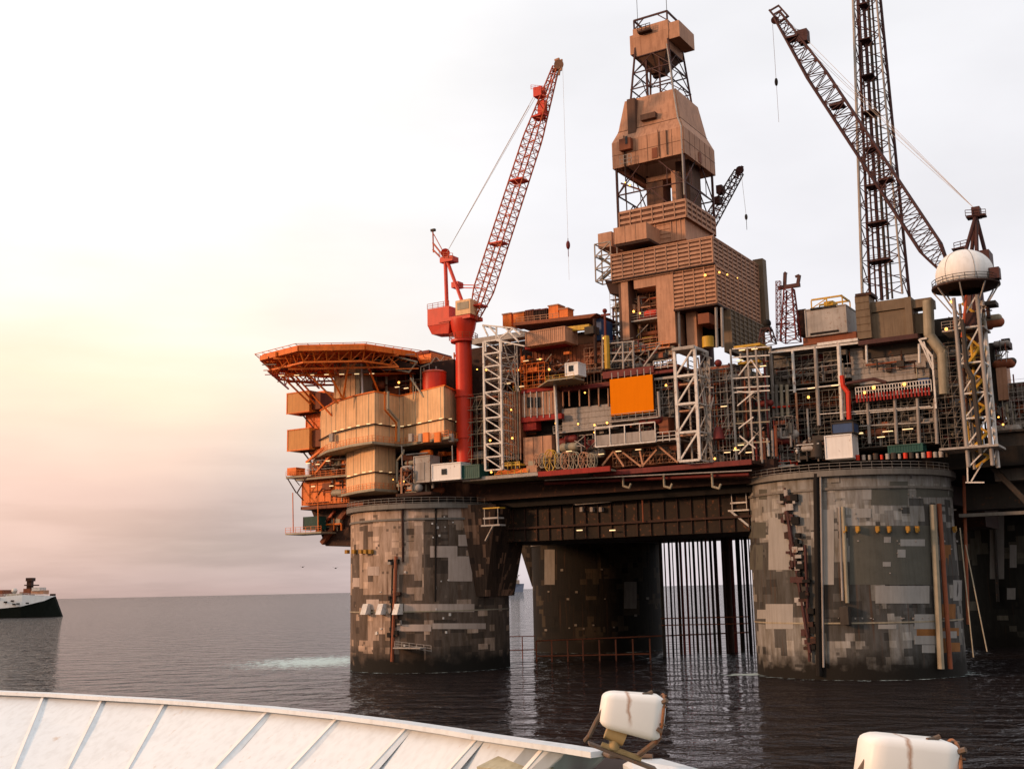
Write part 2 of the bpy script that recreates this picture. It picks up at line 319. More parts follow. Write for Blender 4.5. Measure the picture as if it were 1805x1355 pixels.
# ------------------------------------------------------------------ concrete columns
def concrete(name, base, seed, R, dark=1.0, topl=.12, grow=1):
    m = bpy.data.materials.new(name); m.use_nodes = True; t = m.node_tree; nn = t.nodes; ln = t.links.new; b = nn['Principled BSDF']; b.inputs['Roughness'].default_value = .85; b.inputs['Specular IOR Level'].default_value = .25
    tcn = nn.new('ShaderNodeTexCoord'); sp = nn.new('ShaderNodeSeparateXYZ'); ln(tcn.outputs['Object'], sp.inputs[0])
    an = nn.new('ShaderNodeMath'); an.operation = 'ARCTAN2'; ln(sp.outputs['X'], an.inputs[0]); ln(sp.outputs['Y'], an.inputs[1])
    ar = nn.new('ShaderNodeMath'); ar.operation = 'MULTIPLY'; ln(an.outputs[0], ar.inputs[0]); ar.inputs[1].default_value = R
    cb = nn.new('ShaderNodeCombineXYZ'); ln(ar.outputs[0], cb.inputs[0]); ln(sp.outputs['Z'], cb.inputs[1]); cb.inputs[2].default_value = seed
    def cells(w, h, sc, off, det=2):
        sn = nn.new('ShaderNodeVectorMath'); sn.operation = 'SNAP'; ln(cb.outputs[0], sn.inputs[0]); sn.inputs[1].default_value = (w, h, .01)
        ad = nn.new('ShaderNodeVectorMath'); ad.operation = 'ADD'; ln(sn.outputs[0], ad.inputs[0]); ad.inputs[1].default_value = (off, off*1.7, off)
        n_ = nn.new('ShaderNodeTexNoise'); n_.inputs['Scale'].default_value = sc; n_.inputs['Detail'].default_value = det; n_.inputs['Roughness'].default_value = .7; ln(ad.outputs[0], n_.inputs['Vector']); return n_.outputs['Fac']
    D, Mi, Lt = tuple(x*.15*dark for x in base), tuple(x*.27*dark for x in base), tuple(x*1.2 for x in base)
    tb = nn.new('ShaderNodeMapRange'); ln(sp.outputs['Z'], tb.inputs['Value']); tb.inputs['From Min'].default_value = 31; tb.inputs['From Max'].default_value = 41; tb.inputs['To Min'].default_value = 0; tb.inputs['To Max'].default_value = topl
    ta = nn.new('ShaderNodeMath'); ta.operation = 'ADD'; ln(cells(1.6, 1.3, .10, 3.1, 4), ta.inputs[0]); ln(tb.outputs[0], ta.inputs[1])
    r1 = ramp(nn, [(0, D), (.40, Mi), (.54, tuple(x*.8 for x in base)), (.61, Lt), (.64, tuple(x*.86 for x in base))], 'CONSTANT'); ln(ta.outputs[0], r1.inputs[0])
    r2 = ramp(nn, [(0, (0,0,0)), (.63, (1,1,1))], 'CONSTANT'); ln(cells(.55, .5, .33, 11.3, 3), r2.inputs[0])
    mx1 = nn.new('ShaderNodeMix'); mx1.data_type = 'RGBA'; ln(r2.outputs[0], mx1.inputs['Factor']); ln(r1.outputs[0], mx1.inputs['A']); mx1.inputs['B'].default_value = (*tuple(x*.38*dark for x in base), 1)
    r3 = ramp(nn, [(0, (0,0,0)), (.66, (1,1,1))], 'CONSTANT'); ln(cells(2.6, 1.1, .3, 27.7, 2), r3.inputs[0])
    mx2 = nn.new('ShaderNodeMix'); mx2.data_type = 'RGBA'; ln(r3.outputs[0], mx2.inputs['Factor']); ln(mx1.outputs['Result'], mx2.inputs['A']); mx2.inputs['B'].default_value = (*tuple(min(1, x*1.12) for x in base), 1)
    # grime, pour lines
    n1 = nn.new('ShaderNodeTexNoise'); n1.inputs['Scale'].default_value = 1; n1.inputs['Detail'].default_value = 8; n1.inputs['Roughness'].default_value = .65
    mpn = nn.new('ShaderNodeMapping'); mpn.inputs['Scale'].default_value = (.9, .16, 1); ln(cb.outputs[0], mpn.inputs[0]); ln(mpn.outputs[0], n1.inputs['Vector'])
    r4 = ramp(nn, [(.35, (.55,.50,.42)), (.65, (1.1,1.1,1.1))]); ln(n1.outputs['Fac'], r4.inputs[0])
    mu = nn.new('ShaderNodeMix'); mu.data_type = 'RGBA'; mu.blend_type = 'MULTIPLY'; mu.inputs['Factor'].default_value = 1; ln(mx2.outputs['Result'], mu.inputs['A']); ln(r4.outputs[0], mu.inputs['B'])
    # marine growth band rising from the waterline with an uneven edge
    n5 = nn.new('ShaderNodeTexNoise'); n5.inputs['Scale'].default_value = .45; n5.inputs['Detail'].default_value = 6; ln(cb.outputs[0], n5.inputs['Vector'])
    zz = nn.new('ShaderNodeMath'); zz.operation = 'MULTIPLY_ADD'; ln(n5.outputs['Fac'], zz.inputs[0]); zz.inputs[1].default_value = -6; ln(sp.outputs['Z'], zz.inputs[2])
    mr = nn.new('ShaderNodeMapRange'); ln(zz.outputs[0], mr.inputs['Value']); mr.inputs['From Min'].default_value = 6.8; mr.inputs['From Max'].default_value = 10.2; mr.inputs['To Min'].default_value = grow; mr.inputs['To Max'].default_value = 0
    mg = nn.new('ShaderNodeMix'); mg.data_type = 'RGBA'; ln(mr.outputs[0], mg.inputs['Factor']); ln(mu.outputs['Result'], mg.inputs['A']); mg.inputs['B'].default_value = (.007,.005,.003,1)
    # rust runs and washed streaks
    mps = nn.new('ShaderNodeMapping'); mps.inputs['Scale'].default_value = (1.6, .07, 1); ln(cb.outputs[0], mps.inputs[0]); n7 = nn.new('ShaderNodeTexNoise'); n7.inputs['Scale'].default_value = 1; n7.inputs['Detail'].default_value = 6; ln(mps.outputs[0], n7.inputs['Vector'])
    r7 = ramp(nn, [(.58, (0,0,0)), (.74, (.7,.7,.7))]); ln(n7.outputs['Fac'], r7.inputs[0])
    m7 = nn.new('ShaderNodeMix'); m7.data_type = 'RGBA'; ln(r7.outputs[0], m7.inputs['Factor']); ln(mg.outputs['Result'], m7.inputs['A']); m7.inputs['B'].default_value = (.075*dark,.032*dark,.014*dark,1)
    m8 = nn.new('ShaderNodeMix'); m8.data_type = 'RGBA'; ln(mr.outputs[0], m8.inputs['Factor']); ln(m7.outputs['Result'], m8.inputs['A']); ln(mg.outputs['Result'], m8.inputs['B'])
    ln(m8.outputs['Result'], b.inputs['Base Color'])
    bp = nn.new('ShaderNodeBump'); bp.inputs['Strength'].default_value = .6; bp.inputs['Distance'].default_value = .12; ln(n1.outputs['Fac'], bp.inputs['Height']); ln(bp.outputs[0], b.inputs['Normal'])
    return m

def ledge(cx, cb, R, z0, z1, mb=None):
    return (mb or MB()).lathe((cx, cb, 0), [(R-.6, z0), (R+.9, z0), (R+.9, z1), (R-.6, z1)], 72)
def arc_rail(cx, cb, R, z, a0, a1, h=1.2, r=.04):
    n = max(4, int(abs(a1-a0)*R/1.7)); pts = [(cx+R*cos(a0+(a1-a0)*k/n), cb+R*sin(a0+(a1-a0)*k/n), z) for k in range(n+1)]
    return MB().rail(pts, h, 1.7, r)
def lp(x, y): q = Vector((x, y, 0))-OR; return q.dot(U)/U.dot(U), q.dot(V)/V.dot(V)

def column(cx, cb, R, top, mt, label, haunch=None):
    t = thing('concrete_column', label, 'column', (cx, cb, 0), 'concrete columns standing in the sea')
    m = MB(); m.lathe((cx, cb, 0), [(R, -8), (R, top), (R-.5, top+.02), (.01, top+.02)], 96); obj('shaft', m, mt, t)
    obj('top_ledge', ledge(cx, cb, R, top-.9, top+.1), M['grey'], t)
    m = MB(); m.lathe((cx, cb, 0), [(R, top-3.2), (R+.28, top-3.2), (R+.28, top-2.8), (R, top-2.8)], 72); obj('ring_beam', m, M['grey'], t)
    obj('railing', arc_rail(cx, cb, R+.75, top+.1, -pi*1.02, .05), M['dwhite'], t)
    return t
LC = (0, 0); RL = 16.9
C_L = concrete('concrete_pale_patched', (.42,.30,.23), 1.0, RL, .95, .16); C_R = concrete('concrete_grey_patched', (.265,.25,.235), 5.0, 18.6, .95, .22)
C_M = concrete('concrete_shaded_patched', (.045,.033,.02), 9.0, 17, .6, 0); C_F = concrete('concrete_far_shaded', (.10,.09,.07), 13.0, 17, .6, 0)  # mid and far columns: under-deck shade put into the concrete colour
colL = column(0, 0, RL, 33.3, C_L, 'pale patched concrete column under the accommodation block, left of the gap')
RA, RB = lp(61.3, 213.5); RR = 18.0
colR = column(RA, RB, RR, 34.6, C_R, 'grey concrete column with big square patches under the white container')
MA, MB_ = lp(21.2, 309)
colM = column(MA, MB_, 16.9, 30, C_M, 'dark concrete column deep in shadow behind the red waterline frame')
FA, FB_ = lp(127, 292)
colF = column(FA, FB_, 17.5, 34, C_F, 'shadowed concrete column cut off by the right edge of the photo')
# corbels that widen the columns under the deck girders
m = MB(); z1 = 33; m.hexa([(RL-5.0,-8,14.6),(RL+.6,-5,14.6),(RL+.6,6,14.6),(RL-3.0,6,14.6)], [(RL-5,-10,z1),(RL+4.2,-6,z1),(RL+4.2,7,z1),(RL-3,7,z1)])
obj('corbel', m, concrete('corbel_concrete_stained', (.22,.12,.075), 3.0, 17, .8, 0, 0), colL)
m = MB(); q = lp(8.3, 296); m.hexa([(MA-16.9,MB_-5,16.5),(MA-12,MB_-5,16.5),(MA-12,MB_+6,16.5),(MA-16.9,MB_+6,16.5)], [(MA-22.3,MB_-6,34),(MA-12,MB_-6,34),(MA-12,MB_+6,34),(MA-22.3,MB_+6,34)])
obj('corbel', m, concrete('corbel_concrete_shaded', (.05,.037,.025), 4.0, 17, .6, 0, 0), colM)  # corbel darkened to match the painted shade of its column

# surface fittings on a column; ang measured so that 0 faces the camera
def cyl_pt(cx, cb, R, x, y, out=0.0):
    # first hit of the pixel's ray with the cylinder, returned as local point pushed outwards
    c = LOC((cx, cb, 0)); r = ray(x, y); r = r.copy(); ox, oy = CAM.x-c.x, CAM.y-c.y
    A_ = r.x**2+r.y**2; B_ = 2*(ox*r.x+oy*r.y); C_ = ox*ox+oy*oy-(R+0)**2; dsc = max(B_*B_-4*A_*C_, 0)
    t = (-B_-math.sqrt(dsc))/(2*A_); p = CAM+r*t; k = (R+out)/R
    w = Vector((c.x+(p.x-c.x)*k, c.y+(p.y-c.y)*k, p.z)); q = w-OR
    return (q.dot(U)/U.dot(U), q.dot(V)/V.dot(V), w.z)
def vpipe(nm, par, cx, cb, R, x0, y0, x1, y1, r, mt, out=.3, label=None):
    a = cyl_pt(cx, cb, R, x0, y0, out); c = cyl_pt(cx, cb, R, x1, y1, out)
    return obj(nm, MB().tube(a, c, r, 8), mt, par, label)
def plate(nm, par, cx, cb, R, x0, y0, x1, y1, mt, th=.12, out=.0, label=None):
    # curved plate hugging the column
    n = max(1, int(abs(x1-x0)/5)); m = MB(); ym = (y0+y1)/2
    for k in range(n):
        xa, xb = x0+(x1-x0)*k/n, x0+(x1-x0)*(k+1)/n
        q = [cyl_pt(cx, cb, R, xx, yy, o) for o in (out-.1, out+th) for xx, yy in ((xa,y1),(xb,y1),(xb,y0),(xa,y0))]
        m.add(q, [(0,3,2,1),(4,5,6,7),(0,1,5,4),(1,2,6,5),(2,3,7,6),(3,0,4,7)])
    return obj(nm, m, mt, par, label)
patL = mat('pale_mortar_patch', (.40,.31,.26), .85, var=.12, dirt=.3); patR = mat('pale_grey_patch', (.27,.25,.23), .85, var=.1, dirt=.2)
rnd = random.Random(3)
for (x0,y0,x1,y1) in [(758,962,806,982),(790,980,832,1024),(648,998,668,1014),(790,890,812,916),(808,942,832,962),(622,1018,634,1034),(762,1098,856,1108),(712,1064,836,1078),(700,1100,760,1112),(646,1056,668,1074)]:
    plate('mortar_patch', colL, 0, 0, RL, x0, y0, x1, y1, patL, .05)
for k in range(26):
    x, y = rnd.choice([(rnd.uniform(760,800), rnd.uniform(900,950)), (rnd.uniform(745,800), rnd.uniform(980,1130)), (rnd.uniform(660,720), rnd.uniform(1000,1140))])
    s = rnd.uniform(1.5,4); plate('anchor_plate', colL, 0, 0, RL, x, y, x+s, y+s*rnd.uniform(.8,1.6), M['white'], .18)
for x in (651, 676, 703):   # white hoods
    a = cyl_pt(0,0,RL,x,1068,1.2); m = MB(); m.hexa([(a[0]-.65,a[1]-.7,a[2]-1.6),(a[0]+.65,a[1]-.7,a[2]-1.6),(a[0]+.65,a[1]+1.3,a[2]-1.6),(a[0]-.65,a[1]+1.3,a[2]-1.6)],
        [(a[0]-.65,a[1]+.2,a[2]+.5),(a[0]+.65,a[1]+.2,a[2]+.5),(a[0]+.65,a[1]+1.3,a[2]+.5),(a[0]-.65,a[1]+1.3,a[2]+.5)]); obj('fairlead_hood', m, M['white'], colL)
vpipe('riser', colL, 0,0,RL, 710,880, 711,990, .25, M['dbrown']); vpipe('riser', colL, 0,0,RL, 700,980, 693,1165, .35, M['rustp'], .5); vpipe('riser', colL, 0,0,RL, 694,985, 690,1165, .16, M['black'], .5)
vpipe('riser', colL, 0,0,RL, 768,890, 767,1060, .22, M['black'], .35)
for k in range(22):
    y = rnd.uniform(985,1150); x = 696+rnd.uniform(-9,9); c = cyl_pt(0,0,RL,x,y,.4); m = MB().box(c[0]-.25,c[0]+.25+rnd.random()*.5,c[1]-.3,c[1]+.3,c[2]-.2,c[2]+.3+rnd.random()*.5)
    obj('pipe_clamp', m, rnd.choice([M['black'],M['dbrown'],M['lgrey']]), colL)
for x in (616,628,640,648,657):
    c = cyl_pt(0,0,RL,x,972,.5); obj('hanger_bracket', MB().box(c[0]-.35,c[0]+.35,c[1]-.4,c[1]+.5,c[2]-.4,c[2]+.4), M['mustard'], colL)
a = cyl_pt(0,0,RL,700,1140,1.2); c = cyl_pt(0,0,RL,760,1148,1.2)
obj('grating_walkway', MB().rail([a, c], 1.2, 1.4, .06).box(a[0], c[0], min(a[1],c[1])-.6, min(a[1],c[1])+1.8, a[2]-.2, a[2]), M['dwhite'], colL)
m = MB().lathe((0,0,0), [(RL+.02,11.8),(RL+.1,11.8),(RL+.1,12.05),(RL+.02,12.05)], 96); obj('draught_band', m, M['beige'], colL)
for j, (x,y) in enumerate(((850,925),)):
    pass
def bracket_platform(par, pts, b, mt):
    (x0,y0,x1) = pts; a = P(x0,y0,b); c = P(x1,y0,b); m = MB().box(a[0],c[0],b,b+2.2,a[2]-.2,a[2]); obj('landing', m, M['yellow'], par)
    m = MB().box(a[0],c[0]-.3,b,b+2.2,a[2]-2.2,a[2]-1.9).box(a[0]-.5,c[0],b,b+2.2,a[2]-3.6,a[2]-3.3)
    for x in (a[0]+.3, c[0]-.4): m.beam((x,b+.1,a[2]-.1),(x,b+.1,a[2]-3.4),.12)
    return m, a, c
m, a, c = bracket_platform(colL, (851,895,880), -14, M['dwhite']); m.beam((c[0]-1.5,-14,c[2]-3.4),(a[0]-.8,-12.0,a[2]-6.3),.3); obj('bracket', m, M['dwhite'], colL)
m, a, c = bracket_platform(colR, (1286,867,1318), RB-10, M['dwhite']); m.beam((a[0],RB-10,a[2]-3.5),(c[0]+.5,RB-9,c[2]-7),.35); obj('bracket', m, M['white'], colR)

# right column fittings
for (x0,y0,x1,y1) in [(1543,1032,1638,1063),(1446,898,1470,1030),(1355,912,1405,1004),(1500,896,1535,912),(1484,912,1512,926),(1587,950,1630,962),(1582,968,1596,982),(1612,1082,1650,1108),
                      (1612,1120,1655,1135),(1625,1136,1648,1150),(1655,1112,1686,1124),(1548,1100,1580,1108),(1520,862,1536,880),(1680,1022,1695,1058),(1350,1064,1398,1108),(1335,1074,1350,1090),(1558,946,1570,956),(1556,990,1570,998)]:
    plate('mortar_patch', colR, RA, RB, RR, x0, y0, x1, y1, patR, .05)
patD = mat('dark_coating_patch', (.085,.08,.065), .85, var=.2, dirt=.2); patO = mat('rust_stain_patch', (.22,.09,.025), .85, var=.3)
for (x0,y0,x1,y1) in [(1498,926,1640,1030),(1535,862,1600,890),(1568,848,1600,864),(1320,920,1350,948),(1322,960,1345,1004),(1615,858,1680,876),(1338,862,1352,880)]:
    plate('coating_patch', colR, RA, RB, RR, x0, y0, x1, y1, patD, .03)
for (x0,y0,x1,y1) in [(1660,960,1676,1150),(1660,1064,1684,1090),(1616,1106,1690,1120),(1655,1132,1692,1148)]:
    plate('stain_patch', colR, RA, RB, RR, x0, y0, x1, y1, patO, .04)
vpipe('riser', colR, RA,RB,RR, 1486,893, 1494,1062, .32, M['beige'], .5); vpipe('riser', colR, RA,RB,RR, 1480,893, 1486,1058, .2, M['lgrey'], .5)
c = cyl_pt(RA,RB,RR,1490,1072,.9); obj('sump_box', MB().box(c[0]-.7,c[0]+.7,c[1]-.7,c[1]+1,c[2]-2.6,c[2]+.3), M['dgrey'], colR)
vpipe('riser', colR, RA,RB,RR, 1638,890, 1653,1178, .55, M['beige'], .7); vpipe('riser', colR, RA,RB,RR, 1648,888, 1668,1178, .4, M['rustp'], .8); vpipe('riser', colR, RA,RB,RR, 1694,838, 1702,1100, .3, M['rustp'], .4)
vpipe('riser', colR, RA,RB,RR, 1440,835, 1446,1190, .5, M['black'], .5); vpipe('riser', colR, RA,RB,RR, 1448,835, 1454,1175, .18, M['lgrey'], .6); vpipe('riser', colR, RA,RB,RR, 1392,900, 1432,1150, .3, M['maroon'], .8)
vpipe('riser', colR, RA,RB,RR, 1388,860, 1402,1000, .2, M['maroon'], .8); vpipe('riser', colR, RA,RB,RR, 1422,960, 1430,1165, .25, M['maroon'], .6)
for k in range(60):
    t_ = rnd.random(); x = 1388+42*t_+rnd.uniform(-14,14); y = 860+290*t_; c = cyl_pt(RA,RB,RR,x,y,.6); w = .2+rnd.random()*.5
    obj('pipe_clamp', MB().box(c[0]-w,c[0]+w,c[1]-.4,c[1]+.6,c[2]-.2,c[2]+.2+rnd.random()*.9), rnd.choice([M['black'],M['maroon'],M['lgrey'],M['dgrey'],M['dwhite'],M['dbrown'],M['black']]), colR)
for x in (1489,1511,1545,1565,1597,1613,1642,1653,1677):
    c = cyl_pt(RA,RB,RR,x,931,.5); obj('hanger_bracket', MB().box(c[0]-.3,c[0]+.3,c[1]-.2,c[1]+.6,c[2]-.5,c[2]+.35).box(c[0]-.14,c[0]+.14,c[1]-.45,c[1]+.6,c[2]-.75,c[2]-.45), M['mustard'], colR)
for k in range(40):
    x, y = rnd.uniform(1470,1690), rnd.choice([rnd.uniform(870,925), rnd.uniform(950,1120), 952, 1088]); s = rnd.uniform(1.2,3)
    plate('anchor_plate', colR, RA, RB, RR, x, y, x+s, y+s, M['lgrey'], .15)
m = MB().lathe((RA,RB,0), [(RR+.02,9.1),(RR+.1,9.1),(RR+.1,9.35),(RR+.02,9.35)], 96); obj('draught_band', m, M['beige'], colR)
for (xa,ya,xb,yb) in ((1702,960,1740,1148),(1692,930,1716,1158)):
    o = obj('mooring_rope', MB().tube(P(xa,ya,RB-2), P(xb,yb,RB-8), .1, 6), M['beige'], colR)
vpipe('riser', colF, FA,FB_,17.5, 1752,900, 1760,1060, .4, M['dgrey'])
for (x0,y0,x1,y1) in [(1745,905,1770,1020),(1780,960,1792,1000),(1775,1036,1790,1056)]: plate('mortar_patch', colF, FA, FB_, 17.5, x0, y0, x1, y1, patR, .05)
for (x0,y0,x1,y1) in [(960,968,978,1030),(1030,972,1052,1002),(1034,1030,1054,1050),(1070,1042,1098,1062),(1100,1025,1122,1072),(1126,1024,1150,1056),(958,1060,985,1085),(965,1090,978,1100)]:
    plate('mortar_patch', colM, MA, MB_, 16.9, x0, y0, x1, y1, C_F if x0 % 4 else M['grey'], .05)
for k in range(14): 
    x, y = rnd.uniform(960,1150), rnd.uniform(1000,1110); s = rnd.uniform(2,5); plate('anchor_plate', colM, MA, MB_, 16.9, x, y, x+s, y+s*.8, M['grey'], .1)

# foot frame in front of the dark column
fz0, fz1 = PZ(1050,1155,0), None
ft = thing('waterline_frame', 'rusty red tubular fender frame at the waterline before the dark column', 'frame', lp(PY(1050,1150,262).x, 262)+(0,))
pts = [PY(x, 1126-(x-945)*.004, 262) for x in (945,972,1000,1027,1056,1085,1115,1145)]
FR[0] = WLD
zt, zb = PY(1045,1127,262).z, PY(1045,1154,262).z
m = MB().tube((pts[0].x,262,zt),(PY(1320,1126,284).x,284,zt),.16,6); obj('rail', m, M['rustp'], ft)
m = MB().tube((pts[0].x,262,zb),(pts[-1].x,262,zb),.16,6); obj('rail', m, M['rustp'], ft)
for q in pts: obj('post', MB().tube((q.x,262,-2),(q.x,262,zt),.17,6), M['rustp'], ft)
m = MB()
for z_ in (PY(920,1121,275).z, PY(920,1145,275).z): m.tube((PY(896,1100,275).x,275,z_),(PY(943,1100,275).x,275,z_),.1,6)
m.tube((PY(920,1100,275).x,275,-2),(PY(920,1100,275).x,275,PY(920,1121,275).z),.12,6)
g_ = obj('boat_fender_rail', m, M['rustp']); tag(g_, 'thin red rail crossing the bright gap at the waterline', 'rail')
FR[0] = LOC

# risers between the dark column and the right column
rx = [(1163,.5),(1170,.2),(1178,.3),(1184,.18),(1192,.45),(1198,.4),(1207,.35),(1214,.25),(1221,.4),(1229,.25),(1236,.4),(1243,.3),(1251,.4),(1259,.55),(1272,.4),(1279,.95),(1287,.6),(1299,.7),(1307,.25),(1313,.5),(1319,.18)]
for k, (x, r) in enumerate(rx):
    yy = 272+ (k*37 % 9)*1.6; FR[0] = WLD; q = PY(x, 945, yy); o = obj('riser_pipe', MB().tube((q.x, yy, -6), (q.x, yy, 36), r*.8, 10), rnd.choice([M['dgrey'], M['dbrown'], M['black'], M['dred']]))
    tag(o, 'slim dark riser pipe running down to the sea between two columns', 'pipe', 'riser pipes between the columns')
for z_ in (PY(1240,1100,270).z,PY(1240,1088,270).z):
    o = obj('riser_guide', MB().tube((PY(1165,1100,270).x,270,z_),(PY(1320,1100,270).x,270,z_),.12,6), M['rustp'])
    tag(o, 'upper horizontal guide bar across the riser pipes' if z_ > PY(1240,1094,270).z else 'lower horizontal guide bar across the riser pipes', 'bar')
FR[0] = LOC

# ------------------------------------------------------------------ deck girders
g = thing('deck_girder', 'dark brown box girder spanning between the concrete columns', 'girder', (RL+3, 0, 25))
def span(x0, x1, b): return P(x0, 900, b)[0], P(x1, 900, b)[0]
a0, a1 = 13, RA-10
zb_ = P(1100, 946, 0)[2]; zt_ = P(1100, 872, 0)[2]
obj('web_plate', MB().box(a0, a1, 0, 22, zb_, zt_), M['steelb'], g)
zf = P(1110, 920, -.6)[2]
obj('flange', MB().box(a0, a1, -.7, 0, zf-.25, zf+.15), M['dbrown'], g)
m = MB()
for k in range(24):
    a = a0+(a1-a0)*k/23; m.box(a-.08, a+.08, -.35, 0, zb_+.1, zt_-.1)
obj('stiffeners', m, M['dbrown'], g)
obj('far_web', MB().box(MA-14, FA, MB_-8, MB_+8, 27, 37), M['dbrown'], g)
obj('side_web', MB().box(-13, 13, 10, MB_, 31, 38), M['dbrown'], g)
obj('side_web', MB().box(RA-9, RA+12, RB+10, FB_, 31, 38), M['dbrown'], g)
obj('underdeck_dark_fill', MB().box(-10, RA+8, -2, MB_+10, zt_-1.2, zt_+.3), M['black'], g); obj('underdeck_dark_fill', MB().box(15, RA-9, -4, 30, zt_+.31, 38.0), M['dbrown'], g)  # fills the gap under the deck; its shade is in the colour
obj('underdeck_dark_fill', MB().box(RA-9, RA+34, RB-2, FB_, 34.9, 38.2), M['black'], g)
m = MB().path([P(960,882,-1.5),P(960,868,-1.5),P(1075,862,-1.5)], .12); obj('pipe', m, M['lgrey'], g)
m = MB().path([P(960,884,-1.5),P(1000,882,-1.5),P(1015,889,-1.5),P(1075,884,-1.5),P(1130,868,-1.5),P(1200,862,-1.5)], .12); obj('pipe', m, M['lgrey'], g)
obj('pipe', MB().tube(P(1132,870,-1.2),P(1134,920,-1.2),.15), M['rustp'], g)
for x in (1024,1042,1058):
    c = P(x,897,-1); obj('inspection_box', MB().box(c[0]-.3,c[0]+.3,-1,0,c[2]-.5,c[2]+.4), M['lgrey'], g)
for x in (1021,1079):
    c = P(x,934,-1.2); l = obj('lamp', MB().box(c[0]-.6,c[0]+.6,-1.2,-.9,c[2]-.12,c[2]+.08), M['tubel'], g)

# ------------------------------------------------------------------ topside helpers
RX = 0
def B(x0, y0, x1, y1, b, d, mb=None):                    # box whose front face covers that stretch of plane b
    ym, xm = (y0+y1)/2, (x0+x1)/2
    return (mb or MB()).box(P(x0,ym,b)[0], P(x1,ym,b)[0], b, b+d, P(xm,y1,b)[2], P(xm,y0,b)[2])
def ext(x0, y0, x1, y1, b):
    ym, xm = (y0+y1)/2, (x0+x1)/2
    return P(x0,ym,b)[0], P(x1,ym,b)[0], P(xm,y1,b)[2], P(xm,y0,b)[2]
def T(x0,y0,x1,y1,b,r,mb=None,n=8): return (mb or MB()).tube(P(x0,y0,b),P(x1,y1,b),r,n)
def wall(par, nm, x0,y0,x1,y1,b,d,mt,style=None,step=.8,label=None,w=.22):
    a0,a1,z0,z1 = ext(x0,y0,x1,y1,b); m = MB().box(a0,a1,b,b+d,z0,z1)
    if style == 'ribs': m.ribs(a0,a1,b,z0,z1,step,w,.14)
    if style == 'slats': m.slats(a0,a1,b,z0,z1,step)
    if style == 'siding':
        n = max(2,int((z1-z0)/step))
        for k in range(n): m.box(a0,a1,b-.1,b+.02,z0+(z1-z0)*k/n,z0+(z1-z0)*(k+.55)/n)
    return obj(nm, m, mt, par, label)
def deck(par, x0, x1, y, b, d, mt, th=.4, nm='deck_slab'):
    xm = (x0+x1)/2; z = P(xm,y,b)[2]; return obj(nm, MB().box(P(x0,y,b)[0],P(x1,y,b)[0],b,b+d,z-th,z), mt, par)
def prail(par, x0, x1, y, b, mt, h=1.2, nm='railing', r=.045):
    z = P((x0+x1)/2,y,b)[2]; return obj(nm, MB().rail([(P(x0,y,b)[0],b,z),(P(x1,y,b)[0],b,z)], h, 1.5, r), mt, par)
LAMP = []
def lamp(par, x, y, b, r=.3):
    r *= .45+.3*((x*7+y*3) % 10)/10; c = P(x,y,b); l = obj('lamp', MB().ball(c, r, 10, 7), M['lampy'], par)
    obj('bracket', MB().tube((c[0],c[1]+.1,c[2]+r*.7),(c[0],c[1]+.9,c[2]+r*1.2),.06,5), M['dgrey'], l)
def tlight(par, x, y, b, L=1.3): L *= .8; c = P(x,y,b); obj('tube_light', MB().box(c[0]-L/2,c[0]+L/2,c[1]-.15,c[1]+.15,c[2]-.07,c[2]+.05), M['tubel'], par)
